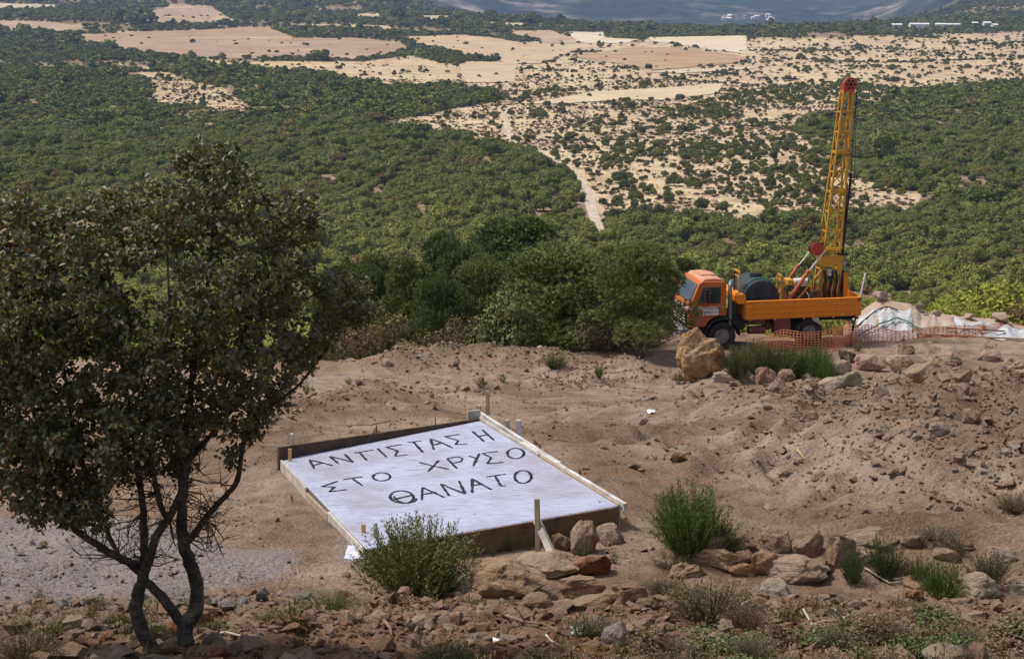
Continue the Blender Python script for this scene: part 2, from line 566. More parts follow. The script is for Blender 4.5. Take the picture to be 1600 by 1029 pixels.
def mountain_material():
    m, nt, p = nodes_of('mountain_scrub')
    pos = nt.nodes.new('ShaderNodeNewGeometry').outputs['Position']
    a = noise(nt, pos, 0.0032, 7, 0.68)
    b = noise(nt, pos, 0.022, 5, 0.7)
    c = ramp(nt, a, [(0.40, (0.030, 0.045, 0.022)), (0.52, (0.055, 0.07, 0.035)), (0.60, (0.19, 0.16, 0.12)), (0.70, (0.42, 0.38, 0.33))])
    c = mixc(nt, 1.0, c, ramp(nt, b, [(0.35, (0.45, 0.45, 0.45)), (0.6, (1.2, 1.2, 1.2))]), 'MULTIPLY')
    nt.links.new(c, p.inputs['Base Color'])
    p.inputs['Roughness'].default_value = 1.0
    p.inputs['Specular IOR Level'].default_value = 0.0
    return m

# ---- what grows where, as outlines traced on the valley floor
FIELDS = {   # outline, colour pair
    'a': ([(126,54),(163,54),(220,50),(262,49),(349,46),(378,43),(420,43),(460,60),(557,60),(620,66),(644,77),(623,84),(557,96),(479,92),(416,92),(341,92),(276,90),(184,76),(126,63)], (0.40,0.29,0.215), (0.50,0.37,0.26)),
    'b': ([(222,33),(236,18),(278,7),(328,9),(365,33),(336,38),(262,41),(231,37)], (0.40,0.30,0.23), (0.50,0.40,0.30)),
    'c': ([(-60,30),(0,33),(71,34),(129,42),(127,51),(92,49),(34,50),(0,43),(-60,42)], (0.42,0.32,0.25), (0.52,0.41,0.31)),
    'd': ([(-50,5),(0,6),(123,9),(79,14),(26,18),(-50,17)], (0.60,0.52,0.39), (0.68,0.60,0.46)),
    'e': ([(623,59),(715,55),(767,59),(820,68),(834,70),(900,79),(879,87),(847,100),(800,100),(767,92),(728,87),(683,76),(652,71)], (0.54,0.41,0.26), (0.64,0.51,0.34)),
    'f': ([(723,97),(809,97),(804,129),(728,130),(720,113)], (0.55,0.44,0.30), (0.64,0.53,0.37)),
    'g': ([(544,25),(594,18),(598,29),(589,33)], (0.55,0.45,0.31), (0.66,0.55,0.39)),
    'h': ([(450,38),(529,39),(610,41),(610,47),(557,43),(510,43)], (0.56,0.47,0.33), (0.66,0.56,0.40)),
    'i': ([(660,25),(715,25),(712,29),(662,31)], (0.56,0.47,0.35), (0.66,0.57,0.42)),
    'j': ([(717,34),(820,37),(820,43),(741,39)], (0.58,0.50,0.38), (0.67,0.59,0.45)),
    'k': ([(876,50),(944,51),(947,60),(1002,62),(978,68),(913,68)], (0.66,0.58,0.43), (0.74,0.66,0.50)),
    'l': ([(1007,59),(1167,56),(1167,85),(1102,77),(1062,70),(1023,66)], (0.66,0.57,0.41), (0.74,0.65,0.48)),
    'm': ([(894,89),(978,75),(1062,75),(1167,89),(1162,98),(1089,105),(1023,110),(970,101),(926,94)], (0.42,0.27,0.16), (0.54,0.38,0.24)),
    'n': ([(800,49),(860,48),(913,66),(880,70),(835,64),(800,58)], (0.46,0.35,0.24), (0.56,0.44,0.31)),
    'o': ([(821,163),(931,144),(1036,138),(1131,131),(1120,147),(1036,157),(968,157),(879,163)], (0.60,0.50,0.33), (0.70,0.60,0.41)),
    'p': ([(1007,113),(1167,105),(1215,101),(1167,109),(1062,115)], (0.60,0.51,0.36), (0.68,0.58,0.42)),
}
BARE = [  # outline, chance that a bush stands on a spot, share of small dry bushes
    ([(820,66),(1165,60),(1610,52),(1610,125),(1200,140),(1000,130),(820,165),(760,140),(700,132),(700,100),(780,100)], 0.20, 0.5),
    ([(1165,60),(1610,50),(1610,125),(1380,150),(1200,120)], 0.30, 0.4),
    ([(585,197),(700,172),(820,150),(900,130),(1100,110),(1330,100),(1400,152),(1325,168),(1232,200),(1300,245),(1345,280),(1440,305),(1440,342),(1220,346),(960,340),(930,335),(905,300),(890,270),(800,232),(730,225),(680,207)], 0.27, 0.5),
    ([(1000,190),(1130,150),(1330,120),(1410,150),(1325,168),(1232,200),(1300,245),(1300,330),(1180,320),(1040,300),(960,300),(930,270)], 0.48, 0.3),
    ([(171,101),(226,105),(302,126),(354,139),(394,168),(367,176),(315,168),(262,168),(231,157),(236,131),(218,115)], 0.13, 0.3),
    ([(280,92),(400,96),(562,97),(644,87),(710,105),(715,131),(615,138),(580,130),(480,112),(380,108)], 0.06, 0.5),
    ([(900,340),(1000,336),(1230,342),(1230,352),(960,352)], 0.5, 0.1),
]
TRACK = np.array([(800,166,5),(788,179,6),(791,195,7),(796,218,8),(817,231,9),(854,247,11),(891,265,13),(909,286,16),(920,307,18),(925,328,21),(935,357,24),(945,380,24)], float)

def region_density(px, py):
    d = np.ones(np.shape(px)); dry = np.zeros(np.shape(px)); bare = np.zeros(np.shape(px))
    for poly, k, s in BARE:
        i = inside(poly, px, py)
        d[i] = k; dry[i] = s; bare[i] = 1
    for poly, _, _ in FIELDS.values():
        i = inside(poly, px, py)
        d[i] = 0.006; bare[i] = 1
    for (x0, y0, w0), (x1, y1, w1) in zip(TRACK[:-1], TRACK[1:]):
        t = np.clip((py - y0) / (y1 - y0 + 1e-6), 0, 1)
        i = (py >= y0) & (py < y1) & (np.abs(px - (x0 + (x1 - x0) * t)) < (w0 + w1) * 0.36)
        d[i] = 0
    return d, dry, bare

r_site = int(np.searchsorted(rows, 92)); r_far = int(np.searchsorted(rows, 3300))
ground, GV = sheet('ground', 0, r_site, dirt_material())
gpx, gpy, _ = project(GV)
gx, gy = GV[:, 0], GV[:, 1]
def soft(poly, n=0.0):
    jx = gpx + 30 * fbm(gx * 1.1, gy * 1.1, 3, 41); jy = gpy + 16 * fbm(gx * 1.3, gy * 1.3, 3, 43)
    return np.mean([inside(poly, jx + 26 * math.cos(a) * r, jy + 11 * math.sin(a) * r) for a, r in [(k * 2.4, math.sqrt((k + 0.5) / 14)) for k in range(14)]], 0)
red = 1 - sstep(16.0, 20.5, gy + 1.4 * fbm(gx * 0.6, gy * 0.6, 3, 51))
red = np.maximum(red * (gpx > 330) + red * (gpx <= 330) * sstep(960, 985, gpy), 0)
vert_attr(ground.data, 'red', red * 0.8)
vert_attr(ground.data, 'ochre', 0.85 * np.maximum(soft([(900,690),(990,700),(1010,735),(940,745),(890,725)]), soft([(1035,700),(1085,702),(1110,745),(1060,740)])) + 0.5 * soft([(420,545),(760,552),(960,575),(900,590),(600,582),(420,575)]))
vert_attr(ground.data, 'lime', 0.8 * np.maximum(soft([(-100,820),(150,800),(330,850),(480,860),(420,900),(300,925),(0,940),(-100,940)]), soft([(525,845),(570,840),(575,875),(535,885)])))
vert_attr(ground.data, 'track', 0.7 * np.maximum(soft([(400,585),(700,588),(980,565),(1060,540),(1060,575),(1000,600),(700,612),(400,610)]), np.maximum(soft([(1310,535),(1640,525),(1640,555),(1330,565)]), soft([(1130,760),(1330,660),(1420,690),(1440,740),(1200,800)]))))
vert_attr(ground.data, 'grass', np.maximum(sstep(70, 76, gy), 0.9 * soft([(540,505),(1060,520),(1060,538),(800,552),(540,545)])))
valley, VV = sheet('valley_floor', r_site - 1, r_far, valley_material())
vpx, vpy, _ = project(VV)
_, _, vb = region_density(vpx, vpy)
vert_attr(valley.data, 'bare', vb)
mount, _ = sheet('mountains', r_far - 1, len(rows), mountain_material())

def drape(name, poly, mat, lift, step, kind='structure', hf=None):
    """a sheet laid over the terrain inside a traced outline"""
    poly = [Vector(p[:2]) for p in poly]
    edge = []
    for a, b in zip(poly, poly[1:] + poly[:1]):
        n = max(1, int((b - a).length / step))
        for k in range(n):
            q = a.lerp(b, k / n)
            if k: q = q + Vector((random.uniform(-1, 1) * step * 0.12, random.uniform(-1, 1) * step * 0.08))
            edge.append(q)
    xs = [p.x for p in edge]; ys = [p.y for p in edge]
    gx_, gy_ = np.meshgrid(np.arange(min(xs), max(xs), step), np.arange(min(ys), max(ys), step * 0.6))
    ok = inside([(p.x, p.y) for p in edge], gx_, gy_)
    pts = edge + [Vector((float(a), float(b))) for a, b in zip(gx_[ok], gy_[ok])]
    vs, _, fs, *_ = delaunay_2d_cdt(pts, [], [list(range(len(edge)))], 1, 1e-4)
    P = hit([v.x for v in vs], [v.y for v in vs], hf)
    P[:, 2] += lift
    me = new_mesh(name, P, [tuple(f) for f in fs], mat, smooth=True)
    bm = bmesh.new(); bm.from_mesh(me)
    bmesh.ops.recalc_face_normals(bm, faces=bm.faces)
    if sum(f.normal.z for f in bm.faces) < 0: bmesh.ops.reverse_faces(bm, faces=bm.faces)
    bm.to_mesh(me); bm.free()
    return tag(link(name, me), kind=kind)

random.seed(4)
for key, (poly, ca, cb) in FIELDS.items():
    m = noisy('dry_field_' + key, tuple(0.86 * v for v in ca), tuple(0.86 * v for v in cb), 0.03, 1.0, 0, world_pos=True, spec=0.0)
    nt = m.node_tree
    pos = nt.nodes.new('ShaderNodeNewGeometry').outputs['Position']
    mp = N(nt, 'ShaderNodeMapping'); mp.inputs['Scale'].default_value = (0.02, 0.35, 0.0)
    mp.inputs['Rotation'].default_value = (0, 0, random.uniform(-0.3, 0.3))
    nt.links.new(pos, mp.inputs['Vector'])
    fur = noise(nt, mp.outputs[0], 1.0, 4, 0.7)
    bs = nt.nodes['Principled BSDF']
    src = bs.inputs['Base Color'].links[0].from_socket
    nt.links.new(mixc(nt, 1.0, src, ramp(nt, fur, [(0.35, (0.84, 0.82, 0.80)), (0.6, (1.04, 1.04, 1.04))]), 'MULTIPLY'), bs.inputs['Base Color'])
    drape('field', poly, m, 0.35, 5.0)
trk = [(x - w * 0.42 + 1.5 * math.sin(y * 0.9), y) for x, y, w in TRACK] + [(x + w * 0.42 + 1.8 * math.sin(y * 0.7), y) for x, y, w in TRACK[::-1]]
drape('dirt_track', trk, noisy('pale_track', (0.40, 0.35, 0.28), (0.55, 0.48, 0.38), 0.25, 1.0, 0, world_pos=True, spec=0), 0.25, 4.0)
drape('road', [(606, 20), (612, 21), (620, 25), (617, 31), (611, 34), (609, 33), (613, 29), (613, 25)], noisy('pale_road', (0.66, 0.69, 0.74), (0.72, 0.74, 0.78), 0.1, 0.8, 0, world_pos=True), 0.8, 2.0)

# ------------------------------------------------------------------ trees and bushes of the valley
def crown_mesh(name, seed, mat, nleaf=700, size=0.16, lobes=12, flat=0.8, bark=None, spread=0.62, core=True, cs=0.80):
    """a rounded crown about 2 wide standing on z=0: lumpy lobes covered by leaf-clump faces, a short trunk under it"""
    rg = np.random.default_rng(seed)
    L = []
    for k in range(lobes):
        a = rg.uniform(0, 2 * math.pi); r = spread * math.sqrt(rg.uniform(0, 1)); h = rg.uniform(0.25, 1.0) * (1.15 - 0.6 * r)
        L.append((r * math.cos(a), r * math.sin(a), 0.28 + h * flat, rg.uniform(0.30, 0.46)))
    V, Fc, leaf = [], [], []
    for k in range(nleaf):
        cx, cy, cz, r = L[rg.integers(lobes)]
        d = rg.normal(size=3); d[2] = d[2] * 0.9 + 0.25
        d /= np.linalg.norm(d)
        p = np.array([cx, cy, cz]) + d * r * rg.uniform(0.82, 1.1)
        if p[2] < 0.04: p[2] = rg.uniform(0.04, 0.2)
        n = d + rg.normal(size=3) * 0.55
        n /= np.linalg.norm(n)
        t = np.cross(n, rg.normal(size=3)); t /= np.linalg.norm(t) + 1e-9
        b = np.cross(n, t)
        s = size * rg.uniform(0.6, 1.3)
        i = len(V)
        V += [p - t * s * 0.5, p + b * s * 0.42 + n * s * 0.12, p + t * s * 0.5, p - b * s * 0.42 + n * s * 0.12]
        Fc.append((i, i + 1, i + 2, i + 3)); leaf.append(rg.uniform())
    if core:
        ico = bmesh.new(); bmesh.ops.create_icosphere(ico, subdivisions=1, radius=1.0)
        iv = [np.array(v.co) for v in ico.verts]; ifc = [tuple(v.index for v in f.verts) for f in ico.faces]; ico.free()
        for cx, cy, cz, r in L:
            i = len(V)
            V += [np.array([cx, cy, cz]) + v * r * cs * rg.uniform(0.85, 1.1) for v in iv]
            Fc += [tuple(j + i for j in f) for f in ifc]; leaf += [rg.uniform(0, 0.35)] * len(ifc)  # darker core faces: shade inside the crown put into their colour
    nb = len(Fc)
    if bark is not None:
        t = MB().tube([(0, 0, -0.35), (0.02, 0, 0.2), (0.0, 0.03, 0.6)], [0.07, 0.055, 0.03], 6)
        i = len(V); V += [np.array(v) for v in t.v]; Fc += [tuple(j + i for j in f) for f in t.f]; leaf += [0.5] * len(t.f)
    me = new_mesh(name, np.array(V), Fc, mat)
    face_attr(me, 'leaf', leaf)
    if bark is not None:
        me.materials.append(bark)
        mi = np.zeros(len(Fc), np.int32); mi[nb:] = 1
        me.polygons.foreach_set('material_index', mi)
    return me

LEAF = tinted('valley_foliage', 0.75, 0.42, spec=0.15)
BARK = noisy('valley_bark', (0.10, 0.075, 0.055), (0.17, 0.13, 0.10), 8, 0.9, 0)
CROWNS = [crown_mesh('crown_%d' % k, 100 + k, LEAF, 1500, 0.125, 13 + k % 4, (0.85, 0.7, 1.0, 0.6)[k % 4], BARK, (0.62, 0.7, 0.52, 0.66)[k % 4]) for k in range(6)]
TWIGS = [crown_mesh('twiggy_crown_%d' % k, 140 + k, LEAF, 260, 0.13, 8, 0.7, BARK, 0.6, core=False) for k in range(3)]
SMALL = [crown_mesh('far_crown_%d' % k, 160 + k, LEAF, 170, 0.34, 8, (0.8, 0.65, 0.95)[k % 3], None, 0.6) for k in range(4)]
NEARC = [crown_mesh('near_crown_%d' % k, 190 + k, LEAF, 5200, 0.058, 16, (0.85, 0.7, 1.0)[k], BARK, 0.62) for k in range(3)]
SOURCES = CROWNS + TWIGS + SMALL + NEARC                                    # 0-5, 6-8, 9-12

rg = np.random.default_rng(11)
P, PX, PY, RAD, DRY, BAR, DPT = [], [], [], [], [], [], []
for y0, y1, r, sp, um in ((97, 200, 1.75, 1.2, 0.42), (200, 400, 1.75, 1.2, 0.38), (400, 700, 1.75, 1.2, 0.35), (700, 1100, 1.9, 1.3, 0.34), (1100, 1700, 2.3, 1.6, 0.33), (1700, 2500, 3.2, 1.75, 0.32), (2500, 3600, 4.2, 2.0, 0.32)):
    s = r * sp
    ny = int((y1 - y0) / s)
    Y = np.repeat(y0 + (np.arange(ny) + 0.5) * s, int(2 * um * y1 / s))
    X = np.tile((np.arange(int(2 * um * y1 / s)) + 0.5) * s - um * y1, ny)
    X = X + rg.uniform(-0.55, 0.55, X.shape) * s; Y = Y + rg.uniform(-0.55, 0.55, Y.shape) * s
    k = np.abs(X) < um * Y
    X, Y = X[k], Y[k]
    Z = ground_h(X, Y)
    px, py, dd = project(np.stack([X, Y, Z], -1))
    dens, dry, bare = region_density(px, py)
    # open glades inside the wood
    glade = sstep(-0.30, 0.10, fbm(X / 38, Y / 38, 3, 77))
    cl = np.where(bare > 0, np.clip(0.55 + 1.5 * (fbm(X / 30, Y / 30, 2, 78) + 0.10), 0.2, 1.6), 0.16 + 0.74 * glade)
    dens = dens * np.where(dens < 0.05, 1, cl)
    k = rg.uniform(size=X.shape) < dens
    rad = r * np.exp(rg.normal(0, 0.36, X.shape)) * np.where(bare > 0, 0.66, 0.95)
    P.append(np.stack([X, Y, Z], -1)[k]); PX.append(px[k]); PY.append(py[k]); RAD.append(rad[k]); DRY.append(dry[k]); BAR.append(bare[k]); DPT.append(dd[k])
P, PX, PY, RAD, DRY, BAR, DPT = map(np.concatenate, (P, PX, PY, RAD, DRY, BAR, DPT))
n = len(P)
isdry = rg.uniform(size=n) < DRY
RAD = np.where(isdry, RAD * rg.uniform(0.3, 0.62, n), RAD)
# small bushlets on the open ground
flatk = np.where(DPT > 700, 0.8, 1.0)
idx = np.where(isdry, 6 + rg.integers(0, 3, n), np.where(DPT > 800, 9 + rg.integers(0, 4, n), np.where(DPT < 330, 13 + rg.integers(0, 3, n), rg.integers(0, 6, n))))
# tree tints by region, with cloud shade painted into the right-hand wood
t = rg.uniform(size=n)[:, None]
patch = (fbm(P[:, 0] / 55, P[:, 1] / 55, 3, 91) + 0.5)[:, None]
deep, mid_, lime_ = np.array([0.090, 0.115, 0.030]), np.array([0.20, 0.218, 0.046]), np.array([0.255, 0.275, 0.046])
tint = deep + (mid_ - deep) * t
lush_lit = (sstep(180, 420, PY) * (1 - 0.75 * sstep(920, 1050, PX) * (1 - sstep(380, 460, PY))))[:, None]  # yellow-green share, cut at right where cloud shade is put into the tint
tint = tint * (1 - lush_lit * 0.75) + (mid_ + (lime_ - mid_) * np.clip(patch * 0.8 + t * 0.5 - 0.1, 0, 1)) * lush_lit * 0.75
rust = (rg.uniform(size=n) < 0.035)[:, None]
tint = np.where(rust, np.array([0.19, 0.14, 0.045]) * (0.7 + 0.6 * t), tint)
tint = np.where(isdry[:, None], np.array([0.17, 0.125, 0.065]) * (0.65 + 0.7 * t), tint)
tint = np.where((BAR > 0)[:, None] & ~isdry[:, None], (deep * 0.85 + (mid_ * 0.75 - deep * 0.85) * t), tint)
rots = np.stack([rg.normal(0, 0.06, n), rg.normal(0, 0.06, n), rg.uniform(0, 6.283, n)], -1)
scl = np.stack([RAD, RAD * rg.uniform(0.85, 1.15, n), RAD * rg.uniform(0.75, 1.1, n) * flatk], -1)

# which of them the picture shows largest: those become things of their own
inframe = (PX > 5) & (PX < 1595) & (PY > -5) & (PY < 480)
def clear(Q):
    ok = np.ones(len(Q), bool)
    C = np.array([0, 0, CAMZ])
    for f in np.linspace(0.04, 0.985, 70):
        S = C + (Q - C) * f
        ok &= S[:, 2] > ground_h(S[:, 0], S[:, 1]) + np.where(S[:, 1] > 110, 1.2, 0.0)
    return ok
hidden = inside([(0, 290), (200, 285), (330, 220), (500, 330), (600, 440), (560, 540), (0, 600)], PX, PY - 6) | inside([(590, 430), (700, 345), (930, 335), (1100, 390), (1110, 540), (600, 540)], PX, PY - 8) | inside([(1060, 420), (1300, 410), (1360, 540), (1060, 540)], PX, PY)
cand_w = np.where(inframe & (BAR == 0) & ~hidden & (PY > 150))[0]
cand_w = cand_w[np.argsort(-(RAD / DPT)[cand_w])][:1600]
cand_w = cand_w[clear(P[cand_w] + np.array([0, 0, 1.5]) * 1.0)][:300]
cand_s = np.where(inframe & (BAR == 1) & ~isdry & (PY > 100))[0]
cand_s = cand_s[np.argsort(-(RAD / DPT)[cand_s])][:700]
cand_s = cand_s[clear(P[cand_s] + np.array([0, 0, 1.2]))][:300]
single = np.zeros(n, bool); single[cand_w] = True; single[cand_s] = True
def singles(ids, name, label, cat, group):
    for i in ids:
        lb = label(i)
        k = int(idx[i])
        o = link(name, SOURCES[k] if k < 6 or k > 12 else CROWNS[k % 6], None, tuple(P[i]), tuple(rots[i]), tuple(scl[i]))
        o['tint'] = [float(c) for c in tint[i]]
        tag(o, lb, cat, group)
def wood_label(i):
    c = 'rusty brown' if rust[i] else 'yellow green' if tint[i, 0] > 0.17 else 'mid green' if tint[i, 0] > 0.115 else 'dark green'
    w = 'right of the drilling mast' if PX[i] > 1345 else 'behind the drilling truck' if PX[i] > 1110 else 'beyond the pines' if PX[i] > 620 else 'beyond the leafy oak'
    return '%s %s tree in the dense wood %s' % ('large' if RAD[i] > 2.3 else 'small', c, w)
def shrub_label(i):
    w = 'left of the dirt track' if PX[i] < 800 + 0.75 * max(PY[i] - 180, 0) else 'near the drilling mast' if PX[i] > 1180 else 'between the dirt track and the mast'
    h = 'lower' if PY[i] > 270 else 'middle' if PY[i] > 190 else 'upper'
    return '%s dark green bush on the %s pale slope %s' % ('large' if RAD[i] > 1.7 else 'small', h, w)
singles(cand_w, 'valley_tree', wood_label, 'tree', 'trees of the valley wood')
singles(cand_s, 'valley_shrub', shrub_label, 'bush', 'bushes on the dry valley floor')
rest = ~single
k = rest & (BAR == 0)
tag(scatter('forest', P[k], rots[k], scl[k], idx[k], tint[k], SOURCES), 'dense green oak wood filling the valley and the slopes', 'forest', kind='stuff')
k = rest & (BAR == 1)
tag(scatter('scrub', P[k], rots[k], scl[k], idx[k], tint[k], SOURCES), 'far bushes and dry scrub dotting the pale fields and slopes', 'scrub', kind='stuff')

# low straw-coloured tussocks on the open valley floor, too many to count
TUS = [crown_mesh('tussock_%d' % k, 180 + k, LEAF, 90, 0.30, 5, 0.5, None, 0.6) for k in range(2)]
m0 = 60000
Y = np.sqrt(rg.uniform(330 ** 2, 1100 ** 2, m0)); X = rg.uniform(-0.33, 0.33, m0) * Y
Z = ground_h(X, Y); px, py, dd = project(np.stack([X, Y, Z], -1))
dens, dry, bare = region_density(px, py)
k = (bare > 0) & (dens > 0.05) & (rg.uniform(size=m0) < 0.9 * sstep(-0.3, 0.25, fbm(X / 16, Y / 16, 3, 64)))
X, Y, Z = X[k], Y[k], Z[k]; q = len(X); s = rg.uniform(0.25, 0.95, q)
tt = np.where((rg.uniform(size=q) < 0.5)[:, None], np.array([0.085, 0.085, 0.035]), np.array([0.24, 0.17, 0.09])) * rg.uniform(0.7, 1.3, (q, 1))
tag(scatter('dry_tussocks', np.stack([X, Y, Z], -1), np.stack([0 * X, 0 * X, rg.uniform(0, 6.28, q)], -1), np.stack([s, s, s * 0.8], -1), rg.integers(0, 2, q), tt, TUS), 'low brown tussocks between the bushes of the dry valley', 'tussocks', kind='stuff')

# ------------------------------------------------------------------ far buildings
WALLW = noisy('white_wall', (0.74, 0.74, 0.73), (0.82, 0.82, 0.80), 0.2, 0.8, 0)
ROOFW = noisy('pale_roof', (0.70, 0.70, 0.72), (0.80, 0.80, 0.82), 0.3, 0.7, 0)
ROOFT = noisy('tiled_roof', (0.42, 0.26, 0.18), (0.52, 0.34, 0.25), 0.5, 0.8, 0)
DARKW = noisy('dark_opening', (0.05, 0.05, 0.06), (0.07, 0.07, 0.08), 0.5, 0.4, 0)
def house(px, py, wpx, hm, depth, label, roofmat, name='farm_building', rise=1.2, group=None, nwin=3, cat='building'):
    p = hit1(px, py)
    d = project(np.array(p))[2]
    w = wpx * float(d) / FPX
    o = thing(name, label, cat, p - Vector((0, 0, 0.6)), (0, 0, random.uniform(-0.25, 0.25)), group)
    h = hm + 0.6
    MB().box((0, depth / 2, h / 2), (w, depth, h)).build('wall', WALLW, o)
    e = 0.5
    MB().prism([(-e, h - 0.02), (depth / 2, h + rise), (depth + e, h - 0.02), (depth + e, h + 0.25), (depth / 2, h + rise + 0.3), (-e, h + 0.25)], 'x', -w / 2 - e, w / 2 + e).build('roof', roofmat, o)
    for k in range(nwin):
        x = -w / 2 + (k + 0.5) * w / nwin
        MB().box((x, -0.03, 0.6 + hm * 0.5), (min(1.6, w / nwin * 0.4), 0.12, hm * 0.38)).build('window', DARKW, o)
    return o
random.seed(9)
for a in ((1402, 45, 15, 4.5, 10, 'small white farm shed, leftmost of the far row', ROOFW), (1437, 47, 29, 6.5, 16, 'widest white farm shed of the far row', ROOFW),
          (1470, 45, 16, 5, 12, 'white farm shed just right of the widest one', ROOFW), (1490, 44, 24, 4.0, 10, 'long low white shed in the middle of the far row', ROOFW),
          (1523, 43, 8, 5, 8, 'tiny white hut between the long shed and the rightmost houses', ROOFW), (1543, 44, 11, 6, 9, 'white house second from the right of the far row', ROOFW),
          (1556, 46, 8, 5, 8, 'little white house at the right end of the far row', ROOFW)):
    house(*a)
for k in range(16):
    px, py = 1128 + rg.uniform(0, 84), 31 + rg.uniform(-4, 5)
    house(px, py, rg.uniform(4, 8), rg.uniform(6, 9), 12, 'tiny pale house of the village at the mountain foot', ROOFW if k % 3 else ROOFT, 'village_house', 2.5, 'houses of the far village', 2, 'house')

# ------------------------------------------------------------------ the inscribed slab and its formwork
WOOD = noisy('weathered_wood', (0.30, 0.23, 0.16), (0.42, 0.34, 0.25), 6, 0.85, 0.4, 40, 0.004)
WOODG = noisy('grey_wood', (0.34, 0.31, 0.28), (0.52, 0.48, 0.44), 5, 0.9, 0.4, 40, 0.004)
WOODY = noisy('fresh_wood', (0.42, 0.28, 0.12), (0.52, 0.36, 0.17), 6, 0.8, 0.3, 40, 0.004)
WOODD = noisy('dark_formwork', (0.045, 0.032, 0.024), (0.11, 0.075, 0.05), 3, 0.85, 0.5, 25, 0.006)
PLY = noisy('stained_formwork', (0.075, 0.05, 0.036), (0.17, 0.105, 0.065), 2.2, 0.85, 0.4, 25, 0.006, c=(0.12, 0.085, 0.06))
LIMEWOOD = noisy('lime_splashed_wood', (0.36, 0.33, 0.31), (0.66, 0.66, 0.70), 4, 0.9, 0.4, 30, 0.004)
IRON = noisy('rusty_iron', (0.035, 0.025, 0.02), (0.075, 0.05, 0.035), 15, 0.7, 0.2, 60, 0.002)
SPRAY = noisy('black_spray_paint', (0.006, 0.010, 0.014), (0.022, 0.028, 0.034), 14, 0.75, 0.2, 60, 0.002)

def slab_material():
    m, nt, p = nodes_of('whitewashed_concrete')
    g = nt.nodes.new('ShaderNodeNewGeometry')
    pos = g.outputs['Position']
    mp = N(nt, 'ShaderNodeMapping'); mp.inputs['Scale'].default_value = (2.2, 16.0, 4.0); mp.inputs['Rotation'].default_value = (0, 0, -0.75)
    nt.links.new(pos, mp.inputs['Vector'])
    brush = noise(nt, mp.outputs[0], 1.6, 6, 0.65)
    blot = noise(nt, pos, 1.1, 6, 0.65)
    speck = noise(nt, pos, 38.0, 4, 0.7)
    c = ramp(nt, brush, [(0.28, (0.22, 0.227, 0.32)), (0.44, (0.43, 0.455, 0.61)), (0.66, (0.54, 0.575, 0.74))])  # blue cast of the sky light is mixed into the whitewash tones
    dirt = ramp(nt, blot, [(0.46, (0, 0, 0)), (0.70, (0.8, 0.8, 0.8))])
    c = mixc(nt, dirt, c, (0.31, 0.28, 0.31))
    spk = ramp(nt, speck, [(0.60, (0, 0, 0)), (0.70, (0.6, 0.6, 0.6))])
    c = mixc(nt, spk, c, (0.24, 0.20, 0.20))
    side = ramp(nt, blot, [(0.35, (0.12, 0.085, 0.065)), (0.65, (0.26, 0.22, 0.19))])
    nz = N(nt, 'ShaderNodeSeparateXYZ'); nt.links.new(g.outputs['True Normal'], nz.inputs[0])
    st = nt.nodes.new('ShaderNodeMath'); st.operation = 'GREATER_THAN'; st.inputs[1].default_value = 0.6
    nt.links.new(nz.outputs['Z'], st.inputs[0])
    nt.links.new(mixc(nt, st.outputs[0], side, c), p.inputs['Base Color'])
    p.inputs['Roughness'].default_value = 0.85
    bump(nt, p, brush, 0.9, 0.05)
    return m

FL, FR, NR, NL = [Vector(p) for p in SLAB]
sc = (FL + FR + NR + NL) / 4
slab = thing('concrete_slab', 'low whitewashed concrete slab lettered in black, in its wooden formwork', 'slab', (sc.x, sc.y, SLAB_Z - 0.33))
INV = Vector((-sc.x, -sc.y, -(SLAB_Z - 0.33)))
def S(p): return Vector(p) + INV
def slab_build(mb, name, mat, bevel=0.0):
    mb.v = [tuple(S(v)) for v in mb.v]
    return mb.build(name, mat, slab, bevel)
SB = Vector((0, 0, -0.36))
mb = MB().add([FL + SB, FR + SB, NR + SB, NL + SB, FL, FR, NR, NL], [(0, 1, 2, 3), (4, 5, 6, 7), (0, 1, 5, 4), (1, 2, 6, 5), (2, 3, 7, 6), (3, 0, 4, 7)])
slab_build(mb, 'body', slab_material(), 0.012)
def plank(a, b, out, thick, top_a, top_b, depth, name, mat, bottom=None):
    """a board standing on edge along a-b, its inner face OUT metres outside the slab's edge"""
    d = (b - a).normalized(); nrm = Vector((d.y, -d.x, 0))
    if (a + b - 2 * sc).dot(nrm) < 0: nrm = -nrm
    i0, i1 = nrm * out, nrm * (out + thick)
    vs = []
    for base, tp in ((a, top_a), (b, top_b)):
        for off in (i0, i1):
            vs += [base + off + Vector((0, 0, tp)), base + off + Vector((0, 0, tp - depth))]
    mb = MB().add(vs, [(0, 1, 3, 2), (4, 6, 7, 5), (0, 4, 5, 1), (2, 3, 7, 6), (0, 2, 6, 4), (1, 5, 7, 3)])
    return slab_build(mb, name, mat, 0.004)
def along(a, b, t): return a + (b - a) * t
plank(along(FL, FR, -0.015), FR, 0.004, 0.045, 0.19, 0.03, 0.5, 'formwork_board', WOODD)['label'] = 'dark stained board standing above the far edge of the slab'
plank(along(FL, NL, 0.0), along(FL, NL, 0.34), 0.004, 0.03, 0.006, -0.01, 0.22, 'formwork_board', WOODG)
plank(along(FL, NL, 0.345), along(FL, NL, 0.60), 0.010, 0.03, -0.07, -0.05, 0.18, 'formwork_board', WOOD)
plank(along(FL, NL, 0.61), along(FL, NL, 1.0), 0.004, 0.035, -0.01, -0.015, 0.28, 'formwork_board', WOODG)
plank(along(FR, NR, -0.06), along(FR, NR, 0.46), 0.004, 0.03, 0.05, 0.03, 0.36, 'formwork_board', WOODG)
plank(along(FR, NR, 0.47), along(FR, NR, 1.0), 0.004, 0.03, 0.028, 0.012, 0.36, 'formwork_board', WOOD)
